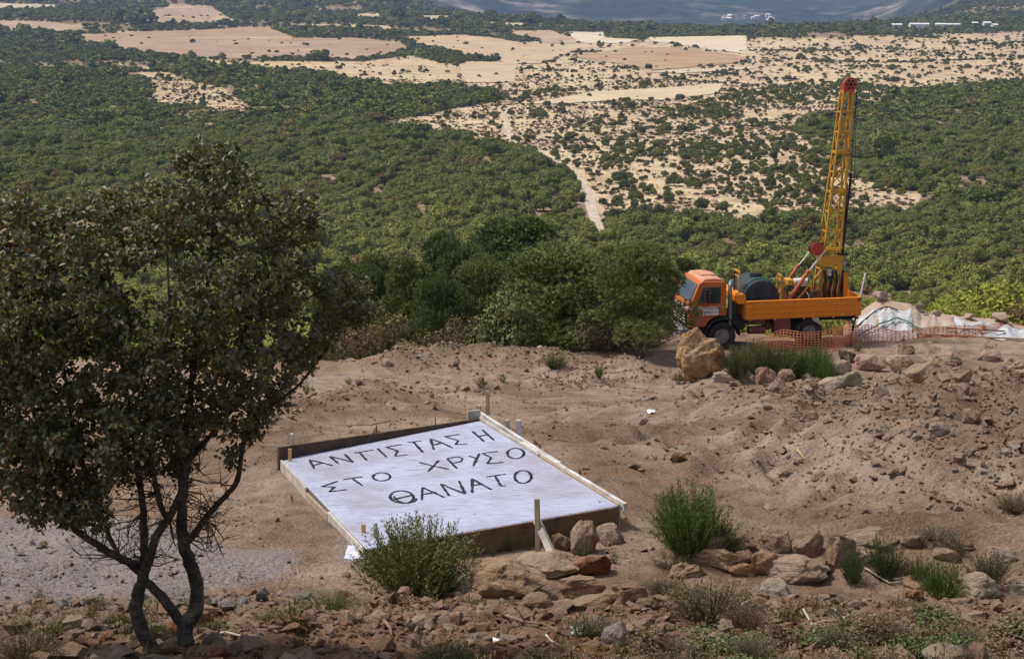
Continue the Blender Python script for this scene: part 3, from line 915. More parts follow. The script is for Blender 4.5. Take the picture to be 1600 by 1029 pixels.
plank(along(FR, NR, -0.10), along(FR, NR, 0.55), 0.13, 0.05, 0.045, 0.0, 0.12, 'rail', LIMEWOOD)
plank(along(FR, NR, 0.30), along(FR, NR, 1.01), 0.055, 0.055, 0.02, 0.03, 0.10, 'rail', LIMEWOOD)
plank(along(NL, NR, 0.0), along(NL, NR, 0.36), 0.004, 0.03, -0.012, -0.012, 0.36, 'formwork_board', WOODD)
plank(along(NL, NR, 0.365), along(NL, NR, 0.985), 0.004, 0.03, -0.008, -0.012, 0.36, 'formwork_board', PLY)
d0 = (FR - FL).normalized()
mb = MB().box(FR - d0 * 0.06 + Vector((-0.05, 0.10, -0.02)), (0.22, 0.03, 0.34), Matrix.Rotation(0.5, 3, 'Z')); slab_build(mb, 'formwork_board', WOODG)
def stick(px0, py0, px1, py1, w, mat, name, z=None, depth_shift=0.0, round_=False):
    """a stake whose foot shows at pixel 0 and whose head shows at pixel 1"""
    a = Vector(on_plane(np.float64(px0), np.float64(py0), SLAB_Z - 0.30 if z is None else z))
    r = ray(px1, py1); b = Vector(r * (a.y - depth_shift) / r[1]) + Vector((0, 0, CAMZ))
    a = a - Vector((0, 0, 0.06))
    mb = MB()
    if round_: mb.tube([a, a.lerp(b, 0.5) + Vector((0.004, 0, 0)), b], w / 2, 6)
    else: mb.bar(a, b, w, w * 0.75, up=(0.3, 1, 0))
    return slab_build(mb, name, mat)
for a in ((762, 657, 762, 611, 0.055, WOOD), (748, 660, 748, 633, 0.07, WOODG), (793, 690, 792.6, 656, 0.06, WOODG), (812, 700, 810, 656, 0.065, LIMEWOOD), (844, 716, 843, 692, 0.035, WOOD),
          (841, 859, 839, 779, 0.060, WOOD), (569, 868, 568, 819, 0.045, WOODY), (453, 752, 453, 701, 0.042, WOODY), (456, 700, 456, 677, 0.05, LIMEWOOD), (491, 790, 491, 770, 0.04, WOODY)):
    stick(*a, 'stake')
for a in ((907, 757, 906, 733), (939, 819, 937, 783), (741, 838, 741, 802), (529, 826, 528, 791), (588, 676, 588, 664), (680, 665, 680, 652)):
    stick(*a, 0.018, IRON, 'rebar_pin', round_=True)
stick(874, 884, 839, 812, 0.085, WOODG, 'brace_board', z=SLAB_Z - 0.36, depth_shift=-0.55)
stick(990, 812, 958, 766, 0.065, WOOD, 'brace_board', z=SLAB_Z - 0.30, depth_shift=-0.25)

# letters, each traced as brush strokes on the slab
def zz(*pts): return [(440 + x / 3.81, 640 + y / 3.81) for x, y in pts]
def oval(cx, cy, rx, ry, rot=0.0, n=22): return zz(*[(cx + rx * math.cos(a) * math.cos(rot) - ry * math.sin(a) * math.sin(rot), cy + rx * math.cos(a) * math.sin(rot) + ry * math.sin(a) * math.cos(rot)) for a in [2 * math.pi * k / n for k in range(n + 2)]])
LET = [
    [zz((165,295),(195,350)), zz((165,296),(235,312),(305,330)), zz((182,330),(250,312))],
    [zz((285,275),(338,318)), zz((287,276),(350,290),(424,310)), zz((375,262),(424,310))],
    [zz((432,256),(545,237)), zz((465,254),(508,300))],
    [zz((570,228),(625,280))],
    [zz((715,205),(622,220),(690,243),(675,275),(755,265))],
    [zz((748,193),(836,183)), zz((785,190),(842,253))],
    [zz((885,170),(906,236)), zz((885,171),(955,195),(1020,226)), zz((893,210),(955,195))],
    [zz((1060,145),(968,157),(1052,182),(1035,206),(1108,200))],
    [zz((1135,125),(1205,187)), zz((1195,117),(1266,182)), zz((1168,157),(1232,145))],
    [[(528,751),(502.6,759.5),(523,760),(514.5,767.5),(542.5,764)]],
    [zz((365,413),(482,397)), zz((415,404),(482,450))],
    [oval(595, 397, 52, 24)],
    [zz((820,312),(905,333),(995,352)), zz((935,300),(872,365))],
    [zz((985,288),(1043,348)), zz((985,288),(1045,278),(1080,288),(1066,306),(1015,317))],
    [zz((1115,272),(1162,290)), zz((1178,258),(1140,333))],
    [zz((1286,245),(1195,258),(1248,283),(1224,320),(1322,310))],
    [oval(1393, 258, 50, 31)],
    [oval(716, 517, 70, 37, 0.05), oval(736, 518, 66, 34, 0.1, 16)[:9], zz((650,536),(785,503))],
    [zz((838,460),(835,538)), zz((838,460),(900,488),(968,519)), zz((838,501),(922,487))],
    [zz((948,440),(998,510)), zz((950,440),(1020,470),(1092,498)), zz((1055,420),(1092,498))],
    [zz((1135,408),(1135,493)), zz((1135,408),(1190,442),(1249,473)), zz((1138,449),(1197,437))],
    [zz((1220,398),(1335,380)), zz((1270,391),(1306,452),(1336,450))],
    [oval(1437, 397, 50, 38)],
]
rl = np.random.default_rng(3)
def letter(strokes):
    mb = MB()
    for sidx, st in enumerate(strokes):
        st = np.array(st, float)
        # resample
        seg = np.hypot(*np.diff(st, axis=0).T); L = np.concatenate([[0], np.cumsum(seg)]); n = max(4, int(L[-1] / 2.0))
        t = np.linspace(0, L[-1], n); q = np.stack([np.interp(t, L, st[:, 0]), np.interp(t, L, st[:, 1])], -1)
        Q = on_plane(q[:, 0], q[:, 1], SLAB_Z + 0.004 + 0.0012 * sidx)
        T = np.gradient(Q[:, :2], axis=0); T /= np.linalg.norm(T, axis=1, keepdims=True) + 1e-9
        Nn = np.stack([-T[:, 1], T[:, 0]], -1)
        w = 0.0195 * (1 + 0.35 * rl.uniform(-1, 1, n)); w[0] *= 0.7; w[-1] *= 0.55
        vs = []
        for k in range(n):
            for sgn in (-1, 1):
                p = Q[k].copy(); p[:2] += Nn[k] * w[k] * sgn; vs.append(S(p))
        mb.add(vs, [(2 * k, 2 * k + 1, 2 * k + 3, 2 * k + 2) for k in range(n - 1)])
    return mb.build('letter', SPRAY, slab)
for s_ in LET:
    letter(s_)

# ------------------------------------------------------------------ rocks
def rock_material():
    m, nt, p = nodes_of('site_rock')
    oc = nt.nodes.new('ShaderNodeTexCoord').outputs['Object']
    rn = nt.nodes.new('ShaderNodeObjectInfo').outputs['Random']
    ad = nt.nodes.new('ShaderNodeVectorMath'); ad.operation = 'ADD'
    cb = nt.nodes.new('ShaderNodeCombineXYZ')
    ml = nt.nodes.new('ShaderNodeMath'); ml.operation = 'MULTIPLY'; ml.inputs[1].default_value = 40
    nt.links.new(rn, ml.inputs[0]); nt.links.new(ml.outputs[0], cb.inputs[0]); nt.links.new(ml.outputs[0], cb.inputs[2])
    nt.links.new(oc, ad.inputs[0]); nt.links.new(cb.outputs[0], ad.inputs[1])
    v = ad.outputs[0]
    tint = N(nt, 'ShaderNodeAttribute', attribute_type='INSTANCER', attribute_name='tint').outputs['Color']
    a, b, f = noise(nt, v, 1.3, 6, 0.65), noise(nt, v, 4.5, 6, 0.7), noise(nt, v, 20, 5, 0.7)
    c = mixc(nt, 1.0, tint, ramp(nt, b, [(0.3, (0.55, 0.5, 0.46)), (0.5, (1, 1, 1)), (0.7, (1.3, 1.3, 1.28))]), 'MULTIPLY')
    c = mixc(nt, ramp(nt, a, [(0.52, (0, 0, 0)), (0.66, (0.75, 0.75, 0.75))]), c, (0.42, 0.32, 0.24))
    c = mixc(nt, ramp(nt, a, [(0.34, (0.7, 0.7, 0.7)), (0.44, (0, 0, 0))]), c, mixc(nt, 1.0, tint, (0.75, 0.48, 0.33), 'MULTIPLY'))
    c = mixc(nt, 1.0, c, ramp(nt, f, [(0.32, (0.65, 0.63, 0.6)), (0.55, (1.05, 1.05, 1.05))]), 'MULTIPLY')
    nz = N(nt, 'ShaderNodeSeparateXYZ'); nt.links.new(nt.nodes.new('ShaderNodeNewGeometry').outputs['Normal'], nz.inputs[0])
    du = nt.nodes.new('ShaderNodeMath'); du.operation = 'MULTIPLY'
    nt.links.new(ramp(nt, nz.outputs['Z'], [(0.45, (0, 0, 0)), (0.95, (0.75, 0.75, 0.75))]), du.inputs[0]); nt.links.new(ramp(nt, b, [(0.35, (0.2,) * 3), (0.6, (1,) * 3)]), du.inputs[1])
    c = mixc(nt, du.outputs[0], c, (0.36, 0.26, 0.19))          # settled dust
    nt.links.new(c, p.inputs['Base Color'])
    p.inputs['Roughness'].default_value = 0.92
    p.inputs['Specular IOR Level'].default_value = 0.15
    s2 = nt.nodes.new('ShaderNodeMath'); s2.operation = 'ADD'; nt.links.new(b, s2.inputs[0]); nt.links.new(f, s2.inputs[1])
    bump(nt, p, s2.outputs[0], 0.8, 0.08)
    return m
ROCK = rock_material()
from mathutils import noise as mnoise
def rock_mesh(name, seed, npts=16, cuts=0, disp=0.0, bev=0.0):
    """an angular stone about 1 across, standing on z=0"""
    rr = random.Random(seed)
    bm = bmesh.new()
    for _ in range(npts):
        v = Vector((rr.gauss(0, 1), rr.gauss(0, 1), rr.gauss(0, 1))).normalized()
        v *= rr.uniform(0.8, 1.05) * 0.5
        bm.verts.new(v)
    r = bmesh.ops.convex_hull(bm, input=bm.verts)
    bmesh.ops.delete(bm, geom=list({g for g in r['geom_interior'] + r['geom_unused'] if isinstance(g, bmesh.types.BMVert)}), context='VERTS')
    bmesh.ops.dissolve_limit(bm, angle_limit=0.28, verts=bm.verts, edges=bm.edges)
    if bev:
        bmesh.ops.bevel(bm, geom=bm.edges[:], offset=bev, segments=1, affect='EDGES', profile=0.5)
    bmesh.ops.triangulate(bm, faces=bm.faces)
    if cuts:
        for _ in range(cuts):
            bmesh.ops.subdivide_edges(bm, edges=bm.edges, cuts=1, use_grid_fill=True)
            bmesh.ops.triangulate(bm, faces=bm.faces)
        o = Vector((seed * 3.1, seed * 1.7, 0))
        bm.normal_update()
        for v in bm.verts:
            q = v.co * 3.2 + o
            d = mnoise.fractal(q, 1.0, 2.0, 4) * disp + (mnoise.noise(v.co * 9 + o)) * disp * 0.35
            cell = mnoise.voronoi(v.co * 3.0 + o)[0]
            v.co += v.normal * (d + (cell[1] - cell[0] - 0.3) * disp * 0.6)
    zmin = min(v.co.z for v in bm.verts)
    for v in bm.verts: v.co.z -= zmin + 0.06
    me = bpy.data.meshes.new(name)
    bm.to_mesh(me); bm.free()
    me.materials.append(ROCK)
    return me
BOULD = [rock_mesh('boulder_%d' % k, 20 + k, (17, 30, 16, 19, 16, 20, 18, 17, 16)[k], 3, 0.05, 0.02) for k in range(9)]
BOULD.append(rock_mesh('boulder_tall', 47, 22, 4, 0.085, 0.02))
STONE = [rock_mesh('stone_%d' % k, 60 + k, 12, 0, 0, 0.012) for k in range(10)]
CHIP = [rock_mesh('chip_%d' % k, 90 + k, 9) for k in range(8)]

OCH, ORA, PAL, PNK, BRN, GRY, RED, DRK = (0.38, 0.24, 0.135), (0.40, 0.20, 0.09), (0.46, 0.38, 0.31), (0.42, 0.30, 0.225), (0.27, 0.18, 0.12), (0.36, 0.32, 0.29), (0.25, 0.10, 0.05), (0.10, 0.075, 0.06)
rr = random.Random(5)
def boulder(px, base, w, h, tintc, label, group=None, k=None, sink=0.30, depth=None, rz=None, tilt=0.18, name='boulder'):
    p = hit1(px, base - 3)
    s = float(project(np.array(p))[2]) / FPX
    W, Hh = w * s, h * s
    dpt = depth or rr.uniform(0.75, 1.05) * max(W * 0.8, Hh * 0.8)
    k = rr.randrange(len(BOULD)) if k is None else k
    me = BOULD[k]
    rz = rr.uniform(-0.5, 0.5) if rz is None else rz
    co = np.array([v.co for v in me.vertices]); ext = co.max(0) - co.min(0)
    o = link(name, me, None, (p.x, p.y + dpt * 0.35, p.z - Hh * sink), (rr.uniform(-tilt, tilt), rr.uniform(-tilt, tilt), rz), (W / ext[0], dpt / ext[1], Hh * (1 + sink) / ext[2]))
    o['tint'] = [c * rr.uniform(0.92, 1.08) for c in tintc]
    return tag(o, label, 'boulder' if name == 'boulder' else 'stone', group)
boulder(1097, 594, 84, 84, (0.36, 0.215, 0.13), 'tall ochre boulder standing alone beside the truck nose', k=9, tilt=0.05, sink=0.05)
boulder(1072, 598, 42, 30, OCH, 'low ochre stone at the left foot of the tall boulder')
boulder(782, 936, 140, 56, (0.36, 0.235, 0.14), 'big smooth orange boulder right of the broom bush', k=1, tilt=0.05)
boulder(858, 905, 115, 40, PNK, 'pale pinkish ledge of rock below the leaning brace board', k=3, tilt=0.05)
boulder(924, 903, 72, 40, RED, 'rusty red block tilted in front of the slab corner', k=4)
boulder(911, 868, 46, 56, (0.37, 0.29, 0.21), 'upright pale stone leaning on the slab front', k=5, tilt=0.08)
boulder(955, 853, 44, 34, (0.38, 0.30, 0.23), 'round pale stone at the right corner of the slab', k=6)
boulder(878, 862, 36, 28, BRN, 'small brown stone left of the upright pale stone', k=7)
boulder(903, 940, 84, 36, OCH, 'flat yellow ochre rock below the rusty red block', k=0)
boulder(922, 957, 78, 22, OCH, 'thin ochre slab of rock lowest under the flat yellow rock', k=8)
boulder(975, 950, 58, 38, (0.30, 0.19, 0.11), 'brown angular block right of the flat yellow rock', k=2)
boulder(1012, 957, 46, 26, BRN, 'dull brown stone half buried right of the angular block', k=3)
FRONT = 'boulders in the row along the front'
boulder(1131, 870, 98, 38, (0.35, 0.25, 0.17), 'arched brown boulder at the left end of the front row', FRONT, 0)
boulder(1124, 896, 92, 36, PNK, 'pale wedge of rock under the arched brown boulder', FRONT, 4)
boulder(1163, 888, 42, 26, BRN, 'small dark block tucked under the arched boulder', FRONT, 5)
boulder(1212, 864, 56, 40, (0.36, 0.23, 0.15), 'reddish squared boulder second in the back of the front row', FRONT, 6)
boulder(1200, 900, 68, 42, OCH, 'ochre boulder below the reddish squared boulder', FRONT, 7)
boulder(1259, 874, 54, 44, (0.32, 0.22, 0.13), 'mossy ochre boulder beside the upright orange rock', FRONT, 8)
boulder(1246, 914, 110, 40, (0.42, 0.31, 0.25), 'long pale slab of rock lying lowest in the front row', FRONT, 1, tilt=0.05)
boulder(1304, 888, 48, 60, (0.40, 0.27, 0.18), 'upright orange rock in the middle of the front row', FRONT, 2)
boulder(1360, 862, 110, 34, (0.28, 0.20, 0.14), 'wide overhanging earth-brown boulder behind the green bushes', FRONT, 3)
boulder(1427, 862, 44, 24, BRN, 'small brown boulder right of the wide overhanging one', FRONT, 4)
boulder(1400, 900, 60, 34, PNK, 'pink stone between the two green bushes', FRONT, 0)
boulder(1530, 940, 84, 42, (0.48, 0.40, 0.34), 'whitish slab of rock right of the brightest green bush', FRONT, 1, tilt=0.05)
boulder(1436, 926, 54, 24, OCH, 'flat ochre stone left of the brightest green bush', FRONT, 8)
boulder(1428, 942, 36, 20, ORA, 'small orange stone below the flat ochre stone', FRONT, 7)
boulder(1590, 930, 44, 20, PAL, 'pale stone at the right edge of the front row', FRONT, 2)
boulder(1212, 940, 54, 34, (0.46, 0.42, 0.38), 'whitish stone below the long pale slab of rock', None, 6)
boulder(1109, 968, 30, 20, (0.34, 0.23, 0.17), 'small pinkish stone at the foot of the dry cushion bush', None, 5)
boulder(1343, 956, 32, 17, GRY, 'small grey stone on bare earth below the front row', None, 4)
boulder(963, 1013, 50, 44, (0.40, 0.37, 0.34), 'lichen-speckled grey stone near the bottom centre', None, 3)
boulder(930, 1036, 70, 30, ORA, 'orange stone cut by the bottom edge left of the speckled one', None, 1)
boulder(773, 1038, 48, 24, RED, 'dark red stone cut by the bottom edge', None, 2)
boulder(1010, 1030, 44, 36, GRY, 'pale grey stone right of the speckled stone', None, 8)
boulder(1480, 1046, 90, 30, GRY, 'flat grey stone at the bottom edge among weeds', None, 0)
for a in ((1075, 905, 60, 26, PNK, 'low pinkish rock left of the pale wedge of rock'), (1040, 890, 40, 16, PAL, 'flat pale stone at the foot of the upright broom'), (1165, 905, 50, 24, OCH, 'ochre stone below the small dark block'),
          (1285, 900, 44, 26, BRN, 'brown stone at the foot of the upright orange rock'), (1345, 884, 50, 30, PNK, 'pinkish rock behind the dark green bush'), (1480, 880, 46, 24, PNK, 'dusty rock behind the brightest green bush'),
          (1560, 880, 50, 24, PAL, 'pale rock behind the olive bush at right'), (1510, 862, 36, 18, BRN, 'small brown rock on the slope above the olive bush'), (840, 955, 56, 26, OCH, 'ochre stone under the big smooth orange boulder'),
          (740, 950, 40, 20, ORA, 'orange stone between the large broom and the big orange boulder'), (690, 975, 34, 18, PNK, 'pinkish stone below the large broom'), (1000, 985, 40, 20, PNK, 'pinkish stone above the speckled grey stone')):
    boulder(*a)
HEAP = 'stones topping the right spoil bank'
for a in ((1313, 590, 38, 30, PAL, 'pale block just right of the green hedge of broom'), (1326, 570, 28, 24, DRK, 'dark stone on top of the pale block'), (1333, 608, 38, 28, (0.46, 0.40, 0.34), 'whitish block below the dark stone'),
          (1297, 610, 46, 20, (0.44, 0.38, 0.32), 'flat whitish stone left of the whitish block'), (1466, 572, 64, 36, (0.25, 0.17, 0.12), 'slanted brown rock, highest on the right spoil bank'), (1413, 557, 26, 18, BRN, 'small brown stone left of the slanted brown rock'),
          (1408, 586, 52, 32, PNK, 'rounded dusty boulder under the slanted brown rock'), (1361, 584, 56, 28, PNK, 'dusty boulder right of the dark stone'), (1483, 574, 46, 20, (0.34, 0.25, 0.19), 'flat dusty stone right of the slanted brown rock'),
          (1442, 597, 52, 30, PNK, 'dusty boulder in the middle of the right spoil bank'), (1196, 604, 36, 30, PNK, 'dusty stone below the left end of the broom hedge'), (1229, 602, 30, 24, BRN, 'brown stone below the middle of the broom hedge'),
          (1211, 616, 20, 17, GRY, 'small grey stone in front of the broom hedge'), (1160, 592, 28, 20, PAL, 'pale stone right of the tall ochre boulder'), (1266, 612, 28, 17, PNK, 'pinkish stone left of the flat whitish stone'),
          (1520, 665, 30, 26, PNK, 'stone embedded above the dark hollow'), (1468, 682, 32, 22, (0.46, 0.40, 0.35), 'pale stone on the slope left of the dark hollow'), (1265, 660, 28, 17, BRN, 'lone brown stone on the bare slope under the broom hedge'),
          (1126, 600, 30, 18, PAL, 'pale stone at the right foot of the tall boulder'), (1550, 568, 38, 20, PNK, 'dusty boulder towards the right end of the spoil bank'), (1592, 580, 40, 22, PNK, 'dusty boulder at the right end of the spoil bank'), (1500, 600, 34, 22, PNK, 'dusty stone below the flat dusty stone')):
    boulder(*a[:5], a[5], HEAP)
for a in ((96, 954, 24, 18, (0.50, 0.47, 0.45), 'white rounded stone in the lime-stained gravel'), (94, 982, 26, 20, GRY, 'grey wedge-shaped stone below the white rounded stone'), (178, 980, 42, 26, BRN, 'dull brown stone left of the oak trunks'), (272, 1000, 30, 36, ORA, 'orange block between the two oak trunks'),
          (316, 985, 34, 30, (0.30, 0.17, 0.10), 'orange brown stone just right of the oak'), (372, 1024, 30, 22, (0.44, 0.33, 0.26), 'pale stone right of the oak foot'), (338, 1030, 42, 20, RED, 'reddish slab at the oak foot'), (165, 1014, 30, 26, ORA, 'orange stone left of the oak foot'), (115, 1020, 34, 20, RED, 'dark reddish stone at the bottom left'), (545, 560, 24, 18, PAL, 'pale block on the far berm behind the oak twigs'), (604, 575, 18, 13, PAL, 'pale block in the middle of the far berm'), (1060, 725, 26, 16, (0.2, 0.11, 0.06), 'clod of ochre earth right of the slab')):
    boulder(*a)

# loose stones: the ones that show largest are things, the rest is gravel
rg2 = np.random.default_rng(21)
def sample_stones(n, y0, y1, um, smin, smax, power, weight):
    y = np.sqrt(rg2.uniform(y0 ** 2, y1 ** 2, n)); x = rg2.uniform(-um, um, n) * (y + 2)
    k = rg2.uniform(size=n) < weight(x, y)
    x, y = x[k], y[k]
    s = smin * (1 - rg2.uniform(size=len(x)) * (1 - (smin / smax) ** power)) ** (-1 / power)
    return x, y, s
def earthwork(x, y):
    e = 0
    for bx, by, h, rx, ry in BUMPS[:6] + BUMPS[9:10]:
        e = e + abs(h) * np.exp(-((x - bx) / rx) ** 2 - ((y - by) / ry) ** 2)
    for q, h, w in BERMS:
        e = e + 1.3 * h * np.exp(-(seg_dist(x, y, q) / w) ** 2)
    return np.clip(e, 0, 1)
def clump(x, y, f, s): return sstep(-0.25, 0.3, fbm(x * f, y * f, 3, s))
sets = [sample_stones(80000, 9, 19.5, 0.36, 0.024, 0.22, 1.9, lambda x, y: (0.25 + 0.75 * clump(x, y, 0.9, 61)) * (1 - 0.75 * sstep(17.5, 19.5, y))),
        sample_stones(40000, 17, 36, 0.34, 0.020, 0.15, 2.2, lambda x, y: 0.05 + 0.30 * clump(x, y, 0.5, 62) * (0.6 + 0.4 * sstep(2, 7, x)) + 0.5 * (x < -3.5) * (y < 23)),
        sample_stones(110000, 22, 70, 0.33, 0.045, 0.30, 2.1, lambda x, y: np.clip(0.95 * earthwork(x, y) ** 0.8 + 0.004 + 0.02 * clump(x, y, 0.3, 63), 0, 1))]
def bank(x, y):
    bx, by, _ = project(np.stack([x, y, base_h(x, y)], -1))
    a = inside([(1180, 640), (1300, 600), (1640, 590), (1640, 800), (1480, 790), (1380, 740), (1300, 690)], bx, by)
    return a * (0.25 + 0.75 * clump(x, y, 0.7, 66))
sets.append(sample_stones(60000, 22, 54, 0.33, 0.035, 0.30, 2.0, bank))
SX, SY, SS = [np.concatenate(a) for a in zip(*sets)]
k = ~inside([(p.x, p.y) for p in (along(FL, NR, -0.05), along(FR, NL, -0.05), along(NR, FL, -0.05), along(NL, FR, -0.05))], SX, SY)
SX, SY, SS = SX[k], SY[k], SS[k]
SZ = ground_h(SX, SY)
ns = len(SX)
redz = (1 - sstep(16.5, 20.0, SY + 1.4 * fbm(SX * 0.6, SY * 0.6, 3, 51))) * (project(np.stack([SX, SY, SZ], -1))[0] > 250)
u1 = rg2.uniform(size=(ns, 1))
tred = np.where(u1 < 0.45, np.array([0.33, 0.18, 0.11]), np.where(u1 < 0.75, np.array([0.42, 0.275, 0.19]), np.array([0.50, 0.40, 0.32])))
tdus = np.where(u1 < 0.5, np.array([0.34, 0.25, 0.185]), np.where(u1 < 0.82, np.array([0.40, 0.31, 0.24]), np.array([0.48, 0.42, 0.36])))
spx, spy, sdd = project(np.stack([SX, SY, SZ], -1))
gl = inside([(-50, 790), (480, 830), (480, 950), (-50, 960)], spx, spy)[:, None] & (u1 > 0.35)
STINT = np.where(gl, np.array([0.38, 0.37, 0.38]), np.where(redz[:, None] > rg2.uniform(size=(ns, 1)), tred, tdus)) * rg2.uniform(0.8, 1.2, (ns, 1))
SROT = np.stack([rg2.normal(0, 0.25, ns), rg2.normal(0, 0.25, ns), rg2.uniform(0, 6.283, ns)], -1)
SSC = SS[:, None] * np.stack([rg2.uniform(0.8, 1.5, ns), rg2.uniform(0.7, 1.2, ns), rg2.uniform(0.45, 0.85, ns)], -1)
big = np.where((spx > 5) & (spx < 1595) & (spy < 1024))[0]
big = big[np.argsort(-(SS / sdd)[big])][:300]
tone = ['dark reddish', 'light brown', 'pale']
def tn(i): return tone[0 if STINT[i].mean() < 0.22 else 1 if STINT[i].mean() < 0.33 else 2]
zones = [('loose %s stone in the rubble left of the oak trunks', 'stones of the front rubble', lambda i: SY[i] < 18.5 and spx[i] < 260),
         ('loose %s stone in the rubble between the oak and the large broom', 'stones of the front rubble', lambda i: SY[i] < 18.5 and spx[i] < 560),
         ('loose %s stone in the rubble below the large broom', 'stones of the front rubble', lambda i: SY[i] < 18.5 and spx[i] < 740),
         ('loose %s stone in the rubble below the ochre rocks', 'stones of the front rubble', lambda i: SY[i] < 18.5 and spx[i] < 1040),
         ('loose %s stone around the big dry cushion bush', 'stones of the front rubble', lambda i: SY[i] < 18.5 and spx[i] < 1260),
         ('loose %s stone in front of the green bushes of the boulder row', 'stones of the front rubble', lambda i: SY[i] < 18.5),
         ('%s dusty stone lying on the heaped bank right of the slab', 'stones of the right bank', lambda i: spx[i] > 1050),
         ('%s stone lying in the earth berms behind the slab', 'stones of the far berms', lambda i: spy[i] < 690),
         ('loose %s stone lying on the bare earth around the slab', 'stones of the levelled ground', lambda i: True)]
for i in big:
    o = link('stone', STONE[int(i) % 10], None, (SX[i], SY[i], SZ[i]), tuple(SROT[i]), tuple(SSC[i]))
    o['tint'] = [float(c) for c in STINT[i]]
    lb, gp = next((a, b) for a, b, f in zones if f(i))
    tag(o, lb % tn(i), 'stone', gp)
k = np.ones(ns, bool); k[big] = False
tag(scatter('gravel', np.stack([SX, SY, SZ], -1)[k], SROT[k], SSC[k], rg2.integers(0, 8, ns)[k], STINT[k], CHIP), 'loose gravel and rubble strewn over the site', 'gravel', kind='stuff')

# ------------------------------------------------------------------ the oak in front
def at_depth(px, py, y):
    r = ray(px, py)
    return Vector(r * y / r[1]) + Vector((0, 0, CAMZ))
OAKY = 10.9
def leaf_material():
    m, nt, p = nodes_of('oak_leaf')
    lv = N(nt, 'ShaderNodeAttribute', attribute_type='GEOMETRY', attribute_name='leaf').outputs['Fac']
    top = ramp(nt, lv, [(0.0, (0.045, 0.068, 0.017)), (0.36, (0.145, 0.165, 0.042)), (0.68, (0.26, 0.245, 0.080)), (0.93, (0.38, 0.32, 0.17)), (1.0, (0.21, 0.10, 0.03))])
    under = ramp(nt, lv, [(0.0, (0.09, 0.10, 0.06)), (1.0, (0.22, 0.20, 0.14))])
    bf = nt.nodes.new('ShaderNodeNewGeometry').outputs['Backfacing']
    c = mixc(nt, bf, top, under)
    nt.links.new(c, p.inputs['Base Color'])
    p.inputs['Roughness'].default_value = 0.45
    p.inputs['Specular IOR Level'].default_value = 0.35
    tr = nt.nodes.new('ShaderNodeBsdfTranslucent'); nt.links.new(c, tr.inputs['Color'])
    mx = nt.nodes.new('ShaderNodeMixShader'); mx.inputs[0].default_value = 0.28
    nt.links.new(p.outputs[0], mx.inputs[1]); nt.links.new(tr.outputs[0], mx.inputs[2])
    nt.links.new(mx.outputs[0], nt.nodes['Material Output'].inputs[0])
    return m
def bark_material():
    m, nt, p = nodes_of('oak_bark')
    pos = nt.nodes.new('ShaderNodeNewGeometry').outputs['Position']
    mp = N(nt, 'ShaderNodeMapping'); mp.inputs['Scale'].default_value = (9, 9, 34)
    nt.links.new(pos, mp.inputs['Vector'])
    ringn = noise(nt, mp.outputs[0], 1.0, 5, 0.65); blot = noise(nt, pos, 7.0, 5, 0.7)
    c = ramp(nt, blot, [(0.36, (0.030, 0.025, 0.021)), (0.50, (0.075, 0.063, 0.052)), (0.62, (0.15, 0.135, 0.11)), (0.74, (0.27, 0.265, 0.22))])
    c = mixc(nt, 1.0, c, ramp(nt, ringn, [(0.35, (0.5, 0.47, 0.45)), (0.6, (1.1, 1.1, 1.1))]), 'MULTIPLY')
    nt.links.new(c, p.inputs['Base Color'])
    p.inputs['Roughness'].default_value = 0.9
    bump(nt, p, ringn, 0.8, 0.03)
    return m
OAKBARK = bark_material()
LIMBS = [  # pixel path, radii in metres, bow towards the viewer in metres
    ([(292,1040),(291,1005),(290,978),(305,955),(307,920),(300,888),(290,860),(285,830),(284,779),(288,725),(292,670),(300,600),(310,520),(325,430),(335,340),(330,270)], [0.078,0.074,0.072,0.064,0.060,0.056,0.052,0.050,0.042,0.038,0.032,0.026,0.021,0.016,0.011,0.006], 0.0),
    ([(290,980),(276,962),(258,938),(240,920),(228,908),(222,895)], [0.046,0.044,0.042,0.040,0.038,0.034], -0.05),
    ([(250,1040),(238,1012),(225,990),(214,962),(212,945),(219,918),(225,893),(236,862),(248,832),(264,808),(284,765),(300,700),(340,620),(375,540),(395,450),(405,370)], [0.066,0.062,0.060,0.058,0.056,0.052,0.048,0.040,0.036,0.033,0.028,0.024,0.019,0.014,0.010,0.006], -0.1),
    ([(222,895),(205,880),(185,871),(160,855),(140,842),(110,820),(80,770),(50,700),(20,620),(-10,540)], [0.040,0.037,0.034,0.031,0.028,0.024,0.019,0.015,0.011,0.006], -0.35),
    ([(224,898),(226,865),(225,830),(222,780),(212,700),(195,600),(180,500),(165,400),(150,320)], [0.040,0.038,0.034,0.030,0.026,0.021,0.016,0.011,0.006], 0.30),
    ([(293,845),(302,836),(318,812),(336,791),(352,774),(367,758),(374,730),(379,704),(392,671),(421,637),(463,604),(500,560),(528,510),(545,455)], [0.034,0.031,0.028,0.026,0.025,0.024,0.021,0.019,0.017,0.0145,0.0125,0.010,0.007,0.004], 0.1),
    ([(262,810),(245,770),(238,700),(245,600),(262,500),(262,400),(255,300)], [0.026,0.024,0.021,0.017,0.013,0.009,0.005], -0.45),
    ([(288,730),(320,690),(365,640),(410,600),(440,540),(455,460)], [0.022,0.019,0.015,0.012,0.009,0.004], 0.35),
    ([(185,871),(165,820),(135,740),(110,650),(95,540),(85,420),(80,340)], [0.022,0.020,0.017,0.014,0.011,0.007,0.004], 0.15),
]
oak_base = hit1(278, 1003)
oak = thing('oak_tree', 'dark leafy oak with two leaning trunks close to the camera', 'tree', (oak_base.x, OAKY, float(ground_h(oak_base.x, OAKY)[0])))
OINV = -oak.location
trunk = MB()
nodes, nrad, par = [], [], []
ro = random.Random(8)
